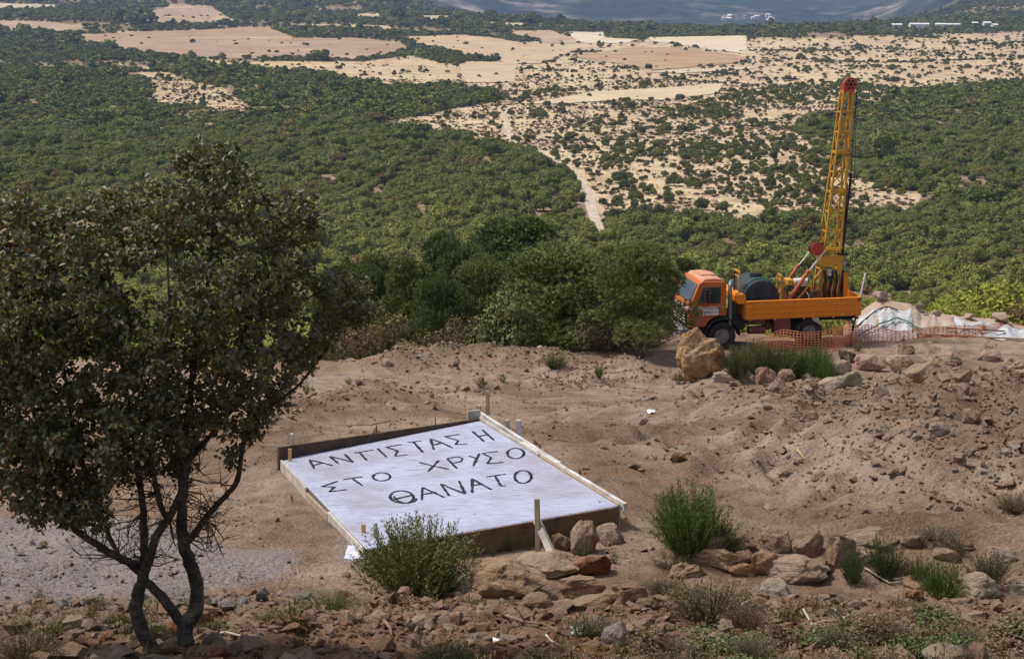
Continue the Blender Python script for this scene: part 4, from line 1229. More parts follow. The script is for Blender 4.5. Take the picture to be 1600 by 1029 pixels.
for path, rad, bow in LIMBS:
    n = len(path)
    pts = [at_depth(x, y, OAKY + bow * math.sin(math.pi * 0.5 * k / (n - 1)) * 1.3) for k, (x, y) in enumerate(path)]
    # refine with a smooth curve
    fine, fr = [], []
    for k in range(n - 1):
        p0, p1, p2, p3 = pts[max(k - 1, 0)], pts[k], pts[k + 1], pts[min(k + 2, n - 1)]
        for t in (0, 0.33, 0.67):
            fine.append(0.5 * (2 * p1 + (p2 - p0) * t + (2 * p0 - 5 * p1 + 4 * p2 - p3) * t * t + (3 * p1 - p0 - 3 * p2 + p3) * t ** 3) + Vector((ro.uniform(-1, 1), ro.uniform(-1, 1), 0)) * 0.006)
            fr.append(0.74 * (rad[k] * (1 - t) + rad[k + 1] * t) * ro.uniform(0.94, 1.08))
    fine.append(pts[-1]); fr.append(0.74 * rad[-1])
    trunk.tube([p + OINV for p in fine], fr, 10)
    for j, p in enumerate(fine):
        if project(np.array(p))[1] < 815:
            nodes.append(p); nrad.append(fr[j]); par.append(-1)
trunk.build('trunk', OAKBARK, oak, smooth=True)
# twigs grow towards the crown's volume
CROWN = [(90,450,125,150,0.6,0),(50,610,110,140,0.6,0),(10,480,70,150,0.5,-0.2),(20,680,60,110,0.45,-0.2),(235,350,90,75,0.5,0.1),(345,315,90,95,0.5,0),(425,425,68,90,0.5,0),(215,575,135,120,0.6,0),(385,560,95,100,0.5,0),(470,345,36,55,0.3,0),(535,470,62,58,0.35,0.1),
         (150,690,120,100,0.6,-0.1),(50,740,80,75,0.5,-0.2),(265,680,115,70,0.55,0.1),(390,640,55,50,0.35,0.1),(-70,520,120,190,0.6,0),(318,250,55,32,0.3,0),(160,350,90,60,0.45,0),(30,360,60,70,0.4,0),(475,545,55,45,0.3,0.15),(110,805,80,26,0.3,-0.3),(330,470,75,75,0.45,-0.3)]
att = []
rgo = np.random.default_rng(17)
wts = np.array([c[2] * c[3] * c[4] for c in CROWN]); wts = np.maximum(wts, 0.055 * wts.sum() * 0.8); wts /= wts.sum()
for _ in range(4600):
    cx, cy, rx, ry, rz, oz = CROWN[rgo.choice(len(CROWN), p=wts)]
    d = rgo.normal(size=3); d /= np.linalg.norm(d); d *= rgo.uniform() ** 0.4
    x, y = cx + d[0] * rx, cy + d[1] * ry
    if y > 845 or (y > 745 and x > 190): continue
    att.append(at_depth(x, y, OAKY + oz + d[2] * rz))
A = np.array(att)
NP = np.array([list(p) for p in nodes]); PAR = list(par)
alive = np.ones(len(A), bool)
STEP = 0.068
near_i = np.zeros(len(A), int); near_d = np.full(len(A), 1e9)
def upd(start):
    for s0 in range(start, len(NP), 400):
        blk = NP[s0:s0 + 400]
        D = np.linalg.norm(A[:, None] - blk[None], axis=2)
        j = D.argmin(1); dm = D[np.arange(len(A)), j]
        better = dm < near_d
        near_d[better] = dm[better]; near_i[better] = j[better] + s0
upd(0)
for it in range(46):
    act = alive & (near_d < 1.6)
    if not act.any(): break
    newp, newpar = [], []
    for i in np.unique(near_i[act]):
        dirs = A[act & (near_i == i)] - NP[i]
        dirs /= np.linalg.norm(dirs, axis=1, keepdims=True) + 1e-9
        v = dirs.mean(0) + rgo.normal(0, 0.22, 3) + np.array([0, 0, 0.08]); v /= np.linalg.norm(v) + 1e-9
        newp.append(NP[i] + v * STEP); newpar.append(int(i))
    st = len(NP)
    NP = np.concatenate([NP, np.array(newp)]); PAR += newpar
    upd(st)
    alive &= near_d > 0.085
NN = len(NP); n0 = len(nodes)
kids = [[] for _ in range(NN)]
for i, p in enumerate(PAR):
    if p >= 0: kids[p].append(i)
R3 = np.zeros(NN)
for i in range(NN - 1, n0 - 1, -1):
    R3[i] = max(0.0022, (sum(R3[c] ** 2.2 for c in kids[i])) ** (1 / 2.2)) if kids[i] else 0.0022
tw = MB()
for i in range(n0, NN):
    p = PAR[i]
    if p < n0 or kids[p][0] != i:        # a chain starts here
        ch = [p, i]
        while kids[ch[-1]]: ch.append(kids[ch[-1]][0])
        tw.tube([Vector(NP[c]) + OINV for c in ch], [min(R3[i], 0.02)] + [min(R3[c], 0.02) for c in ch[1:]], 4, caps=False)
# bare dead twigs low in the crown
for _ in range(170):
    x, y = ro.uniform(120, 350), ro.uniform(730, 880)
    p = at_depth(x, y, OAKY + ro.uniform(-0.35, 0.35)); a = ro.uniform(-0.4, 3.5)
    v = Vector((math.cos(a), ro.uniform(-0.4, 0.4), math.sin(a) * 0.7)).normalized()
    src = min((n_ for n_ in nodes + [at_depth(225, 880, OAKY), at_depth(288, 840, OAKY), at_depth(180, 868, OAKY - 0.3)]), key=lambda q: (q - p).length)
    L = min((src - p).length, 0.45); e = src + (p - src).normalized() * L
    m1 = src.lerp(e, 0.5) + Vector((ro.uniform(-.04, .04), ro.uniform(-.04, .04), ro.uniform(-.03, .05)))
    tw.tube([src + OINV, m1 + OINV, e + OINV, e + v * 0.12 + OINV], [0.006, 0.0042, 0.003, 0.0014], 4, caps=False)
    for _ in range(2):
        q = m1.lerp(e, ro.random()); w = Vector((ro.uniform(-1, 1), ro.uniform(-1, 1), ro.uniform(-0.6, 1))).normalized()
        tw.tube([q + OINV, q + w * 0.07 + OINV, q + w * 0.13 + Vector((0, 0, .02)) + OINV], [0.0026, 0.0018, 0.001], 3, caps=False)
tw.build('branches', OAKBARK, oak)
# leaves: oval, pointed, folded along the midrib, in sprays on the thin twigs
tips = [i for i in range(n0, NN) if R3[i] < 0.0085]
LV, leafv = [], []
prof = np.array([(0, 0), (0.28, 0.30), (0.62, 0.30), (1.0, 0.0), (0.62, -0.30), (0.28, -0.30)])
cnt = 0
base_pts, dirs, nrms, lens = [], [], [], []
for i in tips:
    pdir = NP[i] - NP[PAR[i]]; pdir /= np.linalg.norm(pdir) + 1e-9
    for _ in range(30 if not kids[i] else 14):
        d = pdir * 0.6 + rgo.normal(0, 0.75, 3); d /= np.linalg.norm(d)
        n_ = np.array([0, -0.25, 0.8]) + rgo.normal(0, 0.6, 3); n_ -= d * n_.dot(d); n_ /= np.linalg.norm(n_) + 1e-9
        base_pts.append(NP[i] - pdir * STEP * rgo.uniform(0, 1) + d * 0.008 + rgo.normal(0, 0.024, 3)); dirs.append(d); nrms.append(n_); lens.append(rgo.uniform(0.024, 0.048))
B, D, Nn, Ln = map(np.array, (base_pts, dirs, nrms, lens))
keep = ~((project(B)[1] > 850))
B, D, Nn, Ln = B[keep], D[keep], Nn[keep], Ln[keep]
Sd = np.cross(Nn, D)
V = np.stack([B + D * (Ln * a)[:, None] + Sd * (Ln * b)[:, None] + Nn * (Ln * (abs(b) * 0.55 - 0.25 * a * a))[:, None] for a, b in prof], 1)
V = V.reshape(-1, 3) + np.array(OINV)
b6 = np.arange(len(B)) * 6
Fq = np.concatenate([np.stack([b6, b6 + 1, b6 + 2, b6 + 3], 1), np.stack([b6, b6 + 3, b6 + 4, b6 + 5], 1)])
me = new_mesh('crown', V, Fq, leaf_material())
lf = np.clip(rgo.beta(2.2, 2.2, len(B)) * 0.85 + 0.25 * (fbm(B[:, 0] * 1.3, B[:, 2] * 1.3, 2, 8)), 0, 1)
lf[rgo.uniform(size=len(B)) < 0.05] = 1.0
face_attr(me, 'leaf', np.concatenate([lf, lf]))
link('crown', me, oak)

# ------------------------------------------------------------------ pines and bushes behind the site
PINE = tinted('pine_needles', 0.6, 0.45, spec=0.25)
PBARK = noisy('pine_bark', (0.055, 0.04, 0.03), (0.13, 0.10, 0.08), 6, 0.95, 0.5, 20, 0.02)
def pine_crown(name, seed, tufts, tl, lobes, shape):
    """about 2 wide and 2 high, z from 0: boughs of needle tufts on lumpy lobes"""
    rg_ = np.random.default_rng(seed)
    L = []
    for k in range(lobes):
        h = rg_.uniform(0.12, 1.0); rmax = shape(h); a = rg_.uniform(0, 6.283); r = rmax * rg_.uniform(0.35, 0.85)
        L.append((r * math.cos(a), r * math.sin(a), h * 1.75, rg_.uniform(0.20, 0.34) * (1.15 - 0.35 * h)))
    L = np.array(L)
    i = rg_.integers(0, lobes, tufts)
    d = rg_.normal(size=(tufts, 3)); d[:, 2] = d[:, 2] * 0.75 + 0.30; d /= np.linalg.norm(d, axis=1, keepdims=True)
    C = L[i, :3] + d * (L[i, 3] * rg_.uniform(0.75, 1.08, tufts))[:, None] * np.array([1.15, 1.15, 0.8])
    nb = 9
    ax = d * 0.7 + np.array([0, 0, 0.55]) + rg_.normal(0, 0.2, (tufts, 3)); ax /= np.linalg.norm(ax, axis=1, keepdims=True)
    dd = ax[:, None] * 0.75 + rg_.normal(0, 0.55, (tufts, nb, 3)); dd /= np.linalg.norm(dd, axis=2, keepdims=True)
    sd_ = np.cross(dd, rg_.normal(size=(tufts, nb, 3))); sd_ /= np.linalg.norm(sd_, axis=2, keepdims=True) + 1e-9
    ln = tl * rg_.uniform(0.7, 1.25, (tufts, nb, 1))
    p = C[:, None] + 0 * dd
    V = np.stack([p - sd_ * ln * 0.11, p + sd_ * ln * 0.11, p + dd * ln], 2).reshape(-1, 3)
    Fq = np.arange(len(V)).reshape(-1, 3)
    me = new_mesh(name, V, Fq, PINE)
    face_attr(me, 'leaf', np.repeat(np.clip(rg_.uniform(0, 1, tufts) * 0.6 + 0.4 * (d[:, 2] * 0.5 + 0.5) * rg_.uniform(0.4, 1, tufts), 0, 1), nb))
    return me
PINES = [pine_crown('pine_crown_%d' % k, 300 + k, 9000, 0.062, 40 + 4 * k, sh) for k, sh in enumerate((lambda h: 0.95 * math.sqrt(max(1.04 - h * h, 0.05)), lambda h: 0.9 * (1.05 - h) ** 0.55 + 0.08, lambda h: 0.95 * math.sin(math.pi * min(0.25 + h * 0.68, 1)) + 0.1))]
def pine(px, base, top, wpx, y, tintc, label, k, group='pines behind the site', lean=0.0, skirt=0.1):
    foot = at_depth(px, base, y)
    gz = float(ground_h(foot.x, y)[0])
    tp = at_depth(px, top, y)
    s = float(project(np.array(foot))[2]) / FPX
    Hh = tp.z - gz; W = wpx * s / 2
    o = thing('pine_tree', label, 'tree', (foot.x, y, gz - 0.1), (0, 0, ro.uniform(0, 6.28)), group)
    zc = Hh * skirt
    MB().tube([(0, 0, -0.3), (0.05, 0.02, Hh * 0.35), (0.0, 0.1, Hh * 0.7), (0.05, 0, Hh * 0.93)], [0.17, 0.14, 0.08, 0.02], 8).build('trunk', PBARK, o, smooth=True)
    lm = MB()
    for j in range(14):
        h = Hh * ro.uniform(0.12, 0.85); a = ro.uniform(0, 6.28); L = W * ro.uniform(0.5, 0.85) * (1.1 - 0.5 * h / Hh)
        lm.tube([(0.02, 0, h), (L * 0.5 * math.cos(a), L * 0.5 * math.sin(a), h + 0.1 * L), (L * math.cos(a), L * math.sin(a), h + 0.35 * L)], [0.05, 0.035, 0.012], 5)
    lm.build('limbs', PBARK, o)
    c = link('crown', PINES[k], o, (0, 0, zc), None, (W, W, (Hh - zc) / 1.98))
    c['tint'] = [float(v) for v in tintc]
    return o
G1, G2, G3 = (0.095, 0.135, 0.036), (0.165, 0.198, 0.052), (0.06, 0.10, 0.03)
pine(880, 545, 372, 250, 67.0, G2, 'broad bushy pine, nearest in the middle behind the site', 0, skirt=0.03)
pine(815, 520, 326, 240, 76.0, G1, 'tallest dark pine with a spreading top', 2)
pine(1000, 545, 370, 180, 64.0, G2, 'dark pine whose boughs hang over the truck cab', 0, skirt=0.16)
pine(720, 520, 372, 170, 74.0, G1, 'dark pine left of the tallest one', 1)
pine(965, 530, 375, 170, 72.5, G2, 'mid green pine between the bushy pine and the one at the truck', 2)
pine(645, 520, 392, 150, 78.0, G2, 'pale green pine at the left of the pine row', 1)
pine(760, 525, 390, 150, 70.5, G2, 'mid green pine behind the grey bush', 0)
pine(540, 520, 402, 140, 76.0, G1, 'pine farthest left, mostly hidden by the oak', 0)
pine(600, 520, 384, 150, 84.0, G2, 'pine showing its top above the low pines at left', 1)
pine(690, 520, 352, 170, 81.0, G1, 'dark pine second in height left of the tallest', 2)
pine(580, 520, 408, 120, 82.0, G1, 'pine half hidden behind the oak crown', 2)
pine(1075, 520, 395, 90, 78.0, G1, 'pine rising just behind the truck cab', 1)
pine(690, 515, 420, 120, 69.5, G1, 'low dark pine above the brown scrub', 0)
BUSH = tinted('bush_foliage', 0.7, 0.45, spec=0.2)
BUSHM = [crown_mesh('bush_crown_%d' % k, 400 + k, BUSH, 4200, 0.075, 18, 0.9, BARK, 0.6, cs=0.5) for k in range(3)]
HEATH = [crown_mesh('heath_crown_%d' % k, 420 + k, BUSH, 1500, 0.075, 12, 0.6, BARK, 0.62, core=False) for k in range(3)]
def bush(px, base, w, h, tintc, label, me, group=None, y=None, name='bush'):
    p = hit1(px, base) if y is None else Vector((at_depth(px, base, y).x, y, 0))
    if y is not None: p.z = float(ground_h(p.x, y)[0])
    s = float(project(np.array(p))[2]) / FPX
    co = np.array([v.co for v in me.vertices]); ext = co.max(0)
    o = link(name, me, None, (p.x, p.y, p.z), (0, 0, ro.uniform(0, 6.28)), (w * s / 2.0, w * s / 2.0, h * s / ext[2]))
    o['tint'] = list(tintc)
    return tag(o, label, 'bush', group)
bush(625, 512, 62, 66, (0.026, 0.045, 0.022), 'round dark evergreen bush beside the oak twigs', BUSHM[0], y=67)
bush(790, 552, 125, 118, (0.13, 0.15, 0.05), 'grey green bush in front of the pines', BUSHM[1], y=64)
bush(755, 550, 60, 60, (0.10, 0.11, 0.05), 'low olive bush left of the grey green bush', BUSHM[2], y=64.5)
bush(985, 545, 90, 60, (0.075, 0.08, 0.04), 'olive bush under the pine beside the truck', BUSHM[2], y=66)
bush(1030, 540, 60, 42, (0.10, 0.085, 0.05), 'dry brownish bush in front of the truck nose', HEATH[0], y=67)
for q, (px, b_, w, h, c) in enumerate([(560, 540, 70, 40, (0.15, 0.11, 0.06)), (605, 545, 70, 44, (0.16, 0.125, 0.06)), (650, 545, 70, 40, (0.13, 0.12, 0.05)), (690, 545, 80, 44, (0.14, 0.105, 0.06)), (725, 545, 60, 48, (0.13, 0.105, 0.055)), (500, 545, 70, 40, (0.12, 0.11, 0.05)), (460, 545, 70, 46, (0.13, 0.10, 0.055)), (670, 540, 60, 36, (0.12, 0.10, 0.05)), (930, 548, 60, 30, (0.12, 0.09, 0.055)), (855, 552, 60, 26, (0.13, 0.10, 0.06)), (580, 525, 90, 40, (0.10, 0.105, 0.045)), (520, 525, 90, 40, (0.10, 0.10, 0.045))]):
    bush(px, b_, w * 1.2, h * 1.6, tuple(1.2 * v for v in c), 'brownish heath bush behind the far berm', HEATH[q % 3], 'heath bushes behind the berm', y=64.5 + (q % 4) * 0.9, name='heath_bush')

# ------------------------------------------------------------------ broom, cushions and weeds on the site
BROOM = tinted('broom_foliage', 0.65, 0.5, spec=0.2)
DRYST = noisy('dry_stem', (0.12, 0.085, 0.06), (0.22, 0.165, 0.12), 6, 0.9, 0)
PALES = noisy('bleached_stick', (0.36, 0.31, 0.27), (0.52, 0.47, 0.43), 6, 0.9, 0.3, 30, 0.003)
def broom_mesh(name, seed, stems, leaves, spread, leafl, upright=1.0, woody=0.012):
    """about 2 wide, 1 high: many thin stems fanning out of the foot, each set with small narrow leaves"""
    rg_ = np.random.default_rng(seed)
    V, Fc, leaf = [], [], []
    for k in range(stems):
        a = rg_.uniform(0, 6.283); r0 = 0.25 * math.sqrt(rg_.uniform()); r1 = r0 + spread * rg_.uniform(0.05, 0.75)
        top = (0.42 + 0.63 * rg_.uniform()) * (1.05 - 0.45 * (r1 / 1.0) ** 2) * upright
        p0 = np.array([r0 * math.cos(a), r0 * math.sin(a), -0.03]); p2 = np.array([r1 * math.cos(a), r1 * math.sin(a), max(top, 0.12)])
        p1 = p0 * 0.5 + p2 * 0.5 + np.array([math.cos(a), math.sin(a), 0]) * 0.08 * rg_.normal() + np.array([0, 0, 0.06]) + rg_.normal(0, 0.03, 3)
        t = np.linspace(0, 1, 5)[:, None]
        c = (1 - t) ** 2 * p0 + 2 * t * (1 - t) * p1 + t * t * p2
        sd_ = np.cross(p2 - p0, rg_.normal(size=3)); sd_ /= np.linalg.norm(sd_) + 1e-9
        i = len(V)
        for j in range(5):
            w = woody * (1 - 0.75 * j / 4)
            V += [c[j] - sd_ * w * 0.5, c[j] + sd_ * w * 0.5]
        for j in range(4):
            Fc.append((i + 2 * j, i + 2 * j + 1, i + 2 * j + 3, i + 2 * j + 2)); leaf.append(rg_.uniform(0, 0.35))
        g = rg_.uniform()
        for _ in range(leaves):
            tt = rg_.uniform(0.28, 1.0)
            q = (1 - tt) ** 2 * p0 + 2 * tt * (1 - tt) * p1 + tt * tt * p2 + rg_.normal(0, 0.013, 3)
            d = (p2 - p1) / (np.linalg.norm(p2 - p1) + 1e-9) + rg_.normal(0, 0.38, 3); d /= np.linalg.norm(d)
            s_ = np.cross(d, rg_.normal(size=3)); s_ /= np.linalg.norm(s_) + 1e-9
            L = leafl * rg_.uniform(0.6, 1.3)
            i = len(V)
            V += [q, q + d * L * 0.5 + s_ * L * 0.16, q + d * L, q + d * L * 0.5 - s_ * L * 0.16]
            Fc.append((i, i + 1, i + 2, i + 3)); leaf.append(np.clip(g * 0.5 + rg_.uniform(0, 0.35) + 0.25 * tt, 0, 1))
    me = new_mesh(name, np.array(V), Fc, BROOM)
    face_attr(me, 'leaf', leaf)
    return me
BIG = [broom_mesh('broom_%d' % k, 500 + k, 440, 56, 0.85, 0.040, woody=0.009) for k in range(2)]
MID = [broom_mesh('broom_small_%d' % k, 510 + k, 170, 44, 0.95, 0.05, woody=0.012) for k in range(3)]
CUSH = [broom_mesh('cushion_%d' % k, 520 + k, 420, 9, 1.1, 0.055, 0.9, 0.012) for k in range(3)]
TUFT = [broom_mesh('tuft_%d' % k, 530 + k, 46, 7, 0.9, 0.13, woody=0.03) for k in range(3)]
GRN, OLV, DRB, GRB = (0.072, 0.105, 0.028), (0.105, 0.115, 0.045), (0.16, 0.12, 0.075), (0.17, 0.145, 0.10)
def shrub(px, base, w, h, tintc, label, me, group=None, name='broom_bush', cat='bush', lean=0.0):
    p = hit1(px, base)
    s = float(project(np.array(p))[2]) / FPX
    o = link(name, me, None, tuple(p), (0, lean, ro.uniform(0, 6.28) if not lean else 0), (w * s / 1.7, w * s / 1.7, h * s / 0.98))
    o['tint'] = [c * ro.uniform(0.92, 1.08) for c in tintc]
    return tag(o, label, cat, group)
shrub(652, 934, 225, 122, (0.135, 0.15, 0.05), 'large green broom bush overlapping the near edge of the slab', BIG[0])
shrub(1076, 868, 140, 112, (0.11, 0.135, 0.042), 'upright green broom bush right of the slab', BIG[1])
shrub(1128, 860, 90, 50, (0.058, 0.080, 0.028), 'low branch-like broom leaning right of the upright broom', MID[0], lean=0.5)
for q, (px, b_, w, h, c) in enumerate([(1152, 590, 60, 50, OLV), (1180, 588, 66, 56, OLV), (1212, 590, 66, 50, (0.085, 0.105, 0.035)), (1244, 590, 64, 48, (0.075, 0.11, 0.03)), (1276, 590, 56, 50, (0.075, 0.12, 0.03))]):
    shrub(px, b_, w, h, c, ['greyish broom at the left end of the hedge by the tall boulder', 'olive broom second from the tall boulder in the hedge', 'olive broom in the middle of the hedge', 'green broom fourth from the tall boulder in the hedge', 'bright green broom at the right end of the hedge'][q], BIG[q % 2], 'broom hedge by the truck')
shrub(1290, 600, 36, 46, (0.08, 0.125, 0.03), 'small bright green shoot at the right end of the broom hedge', MID[1])
shrub(936, 590, 20, 22, (0.085, 0.15, 0.03), 'tiny bright green seedling on the far berm', MID[2], name='seedling', cat='seedling')
shrub(868, 575, 48, 28, OLV, 'grey green cushion on the far berm', CUSH[0], name='cushion_plant')
shrub(1332, 912, 52, 58, (0.062, 0.088, 0.03), 'dark green bush before the upright orange rock', MID[0])
shrub(1384, 905, 72, 72, (0.070, 0.090, 0.032), 'tall olive bush behind the pale bent stick', MID[1])
shrub(1470, 940, 84, 72, (0.078, 0.125, 0.028), 'brightest green bush in the front row of boulders', MID[2])
shrub(1436, 915, 50, 48, (0.072, 0.11, 0.03), 'green bush touching the left of the brightest one', MID[0])
shrub(1545, 915, 80, 58, (0.095, 0.10, 0.045), 'olive bush behind the whitish slab of rock', MID[1])
shrub(1110, 972, 165, 74, (0.135, 0.115, 0.07), 'big dry brown cushion bush below the arched boulder', CUSH[1], name='dry_bush')
shrub(1165, 985, 90, 50, DRB, 'dry twiggy bush right of the big cushion', CUSH[2], name='dry_bush')
shrub(512, 956, 120, 32, OLV, 'flat olive cushion left of the large broom', CUSH[0], name='cushion_plant')
shrub(930, 992, 100, 34, GRB, 'grey brown cushion under the ochre rocks', CUSH[2], name='cushion_plant')
shrub(700, 1036, 130, 36, (0.13, 0.12, 0.06), 'low olive cushion at the bottom edge left of the red stone', CUSH[1], name='cushion_plant')
shrub(40, 1034, 110, 54, (0.145, 0.13, 0.065), 'straw green tuft in the bottom left corner', CUSH[0], name='cushion_plant')
shrub(245, 998, 60, 32, OLV, 'small olive cushion between the oak trunks', CUSH[2], name='cushion_plant')
shrub(330, 990, 60, 20, OLV, 'flat cushion right of the oak trunks', CUSH[1], name='cushion_plant')
shrub(430, 975, 110, 22, (0.12, 0.105, 0.055), 'flat brownish cushion between the oak and the large broom', CUSH[0], name='cushion_plant')
shrub(1583, 800, 60, 40, GRB, 'grey dry bush at the right edge of the bank', CUSH[2], name='dry_bush')
shrub(1465, 842, 90, 22, GRB, 'low grey twiggy bush behind the front row', CUSH[1], name='dry_bush')
shrub(1050, 885, 80, 26, GRB, 'grey dry cushion at the foot of the upright broom', CUSH[0], name='dry_bush')
shrub(1040, 930, 80, 34, (0.12, 0.11, 0.06), 'olive cushion left of the pale wedge of rock', CUSH[2], name='cushion_plant')
for q, (px, b_, w, h) in enumerate([(797, 862, 16, 36), (912, 880, 34, 40), (770, 872, 18, 24), (890, 878, 20, 24), (826, 858, 12, 20), (960, 880, 20, 20)]):
    shrub(px, b_, w, h, (0.085, 0.11, 0.035), 'thin green weed sprouting in front of the slab', TUFT[q % 3], 'weeds at the slab front', 'weed', 'weed')
for q, (px, b_, w, h) in enumerate([(480, 615, 26, 20), (455, 618, 22, 16), (752, 606, 26, 18), (786, 597, 20, 14), (1452, 1020, 30, 40), (1160, 600, 16, 24), (1545, 560, 30, 24), (1340, 548, 24, 14), (545, 600, 18, 12), (1500, 868, 24, 22), (880, 545, 22, 14), (1060, 600, 22, 26)]):
    shrub(px, b_, w, h, (0.13, 0.125, 0.055), 'sparse dry grass tuft on the bare earth', TUFT[q % 3], 'dry grass tufts on the site', 'grass_tuft', 'grass tuft')
LEAFY = [crown_mesh('leafy_%d' % k, 440 + k, BUSH, 900, 0.10, 12, 0.45, None, 0.7, core=False) for k in range(3)]
for q in range(20):
    px = 1040 + (q % 10) * 58 + ro.uniform(-18, 18); b_ = (1000 if q < 10 else 1042) + ro.uniform(-12, 10) + 14 * abs((px - 1330) / 300 - 0.5)
    c = [(0.085, 0.115, 0.035), (0.12, 0.11, 0.06), (0.10, 0.13, 0.045), (0.14, 0.10, 0.06)][ro.randrange(4)]
    o = bush(px, b_, ro.uniform(80, 130), ro.uniform(30, 52), c, 'low leafy weed in the tangle along the bottom right edge', LEAFY[q % 3], 'weeds along the bottom edge', name='low_weed')
    if q % 2 == 0: shrub(px + 20, b_ + 6, ro.uniform(60, 110), ro.uniform(34, 56), GRB, 'dry twig tangle among the weeds along the bottom right edge', CUSH[q % 3], 'dry tangles along the bottom edge', 'dry_bush')

# thin dry grass over the front slope, too much to count
ng_ = 1500
gy_ = np.sqrt(rgo.uniform(9.5 ** 2, 19.5 ** 2, ng_)); gx_ = rgo.uniform(-0.33, 0.33, ng_) * gy_
kk = rgo.uniform(size=ng_) < 0.75 * sstep(-0.15, 0.35, fbm(gx_ * 0.8, gy_ * 0.8, 3, 88)) * (1 - 0.6 * sstep(16, 19, gy_))
gx_, gy_ = gx_[kk], gy_[kk]; q_ = len(gx_); s_ = rgo.uniform(0.05, 0.17, q_)
tg = np.where((rgo.uniform(size=q_) < 0.5)[:, None], np.array([0.13, 0.14, 0.05]), np.array([0.26, 0.20, 0.11])) * rgo.uniform(0.7, 1.2, (q_, 1))
tag(scatter('dry_grass', np.stack([gx_, gy_, ground_h(gx_, gy_)], -1), np.stack([0 * gx_, 0 * gx_, rgo.uniform(0, 6.28, q_)], -1), np.stack([s_, s_, s_ * rgo.uniform(0.6, 1.3, q_)], -1), rgo.integers(0, 3, q_), tg, TUFT), 'thin dry grass growing through the front rubble', 'grass', kind='stuff')

# sticks, dead branches and scraps
def branch(pix, r0, mat, label, name='dead_branch', lift=0.03, fork=True):
    P_ = hit([p[0] for p in pix], [p[1] for p in pix])
    pts = [Vector(p) + Vector((0, 0, lift + ro.uniform(0, 0.03))) for p in P_]
    o = thing(name, label, 'branch' if name == 'dead_branch' else 'stick', pts[0])
    q = [p - pts[0] for p in pts]
    n = len(q)
    MB().tube(q, [r0 * (1 - 0.75 * k / (n - 1)) for k in range(n)], 6).build('stem', mat, o, smooth=True)
    if fork:
        for k in range(1, n - 1):
            w = Vector((ro.uniform(-1, 1), ro.uniform(-0.6, 0.6), ro.uniform(0.1, 0.7))).normalized() * ro.uniform(0.08, 0.2)
            MB().tube([q[k], q[k] + w * 0.6 + Vector((0, 0, 0.01)), q[k] + w], [r0 * 0.45, r0 * 0.3, r0 * 0.12], 5).build('twig', mat, o)
    return o
branch([(322, 1003), (352, 998), (378, 1003), (405, 1003), (425, 1010)], 0.010, PALES, 'pale dead branch lying right of the oak foot')
branch([(1350, 890), (1372, 905), (1390, 914), (1410, 912), (1432, 925)], 0.016, PALES, 'pale bent stick before the tall olive bush')
branch([(790, 968), (820, 978), (850, 985), (875, 995)], 0.014, DRYST, 'brown dead twig across the central rubble')
branch([(648, 1000), (655, 985), (668, 975)], 0.018, DRYST, 'dark crooked stick in the rubble left of centre')
branch([(600, 978), (610, 990), (612, 1002)], 0.016, DRYST, 'short dark stick far left in the front rubble')
branch([(853, 1002), (858, 1012), (875, 1020)], 0.012, PALES, 'white forked twig near the bottom centre')
branch([(1155, 965), (1160, 950), (1162, 935)], 0.012, PALES, 'white dead twig standing in the dry bush')
branch([(1300, 955), (1318, 970), (1325, 985)], 0.010, PALES, 'thin pale twig on the bare earth below the front row')
branch([(1255, 962), (1268, 985), (1275, 1005)], 0.010, PALES, 'thin bleached twig among the bottom weeds')
branch([(1245, 705), (1250, 713), (1257, 722)], 0.022, WOODY, 'short yellow wooden stick on the bare slope', 'wooden_stick', fork=False)
branch([(980, 872), (955, 868), (1000, 877)], 0.010, DRYST, 'thin root lying beside the slab corner')
branch([(610, 660), (580, 668), (520, 668)], 0.012, DRYST, 'thin dark twig lying behind the slab')
WHITE = noisy('white_scrap', (0.70, 0.70, 0.74), (0.82, 0.82, 0.86), 6, 0.6, 0.2)
BLUEW = noisy('pale_blue_plastic', (0.42, 0.48, 0.72), (0.60, 0.66, 0.85), 3, 0.4, 0.3, 8, 0.05)
def scrap(px, py, w, d, mat, name, label, cat, lift=0.05, seed=1, amp=0.35):
    p = hit1(px, py); rr_ = np.random.default_rng(seed); n = 9
    s = float(project(np.array(p))[2]) / FPX
    W, Dp = w * s, d * s
    u, v = np.meshgrid(np.linspace(-0.5, 0.5, n), np.linspace(-0.5, 0.5, n))
    X = u * W * (1 + 0.25 * vnoise(u * 4, v * 4 + 9, seed)); Y = v * Dp * (1 + 0.3 * vnoise(u * 4 + 5, v * 4, seed))
    Z = ground_h(p.x + X, p.y + Y) - p.z + lift * 0.4 + amp * min(W, Dp) * (fbm(u * 4, v * 4, 3, seed) + 0.4)
    V = np.stack([X, Y, Z], -1).reshape(-1, 3); V2 = V - np.array([0, 0, 0.006])
    i = np.arange((n - 1) * n).reshape(n - 1, n)[:, :-1].ravel(); m_ = n * n
    f = np.concatenate([np.stack([i, i + 1, i + n + 1, i + n], 1), np.stack([i + m_, i + n + m_, i + n + 1 + m_, i + 1 + m_], 1)])
    o = link(name, new_mesh(name, np.concatenate([V, V2]), f, mat, smooth=True), None, tuple(p))
    return tag(o, label, cat)
scrap(903, 990, 22, 30, WHITE, 'plastic_scrap', 'small white crumpled scrap near the bottom centre', 'litter', seed=2)
scrap(775, 1004, 10, 26, WHITE, 'plastic_scrap', 'tiny white scrap above the dark red stone', 'litter', seed=3)
scrap(404, 612, 46, 150, BLUEW, 'plastic_sheet', 'pale blue plastic glimpsed behind the oak leaves', 'plastic sheet', seed=4, amp=0.25)
scrap(1018, 646, 12, 20, WHITE, 'plastic_scrap', 'white scrap on the earth below the tall boulder', 'litter', seed=5)
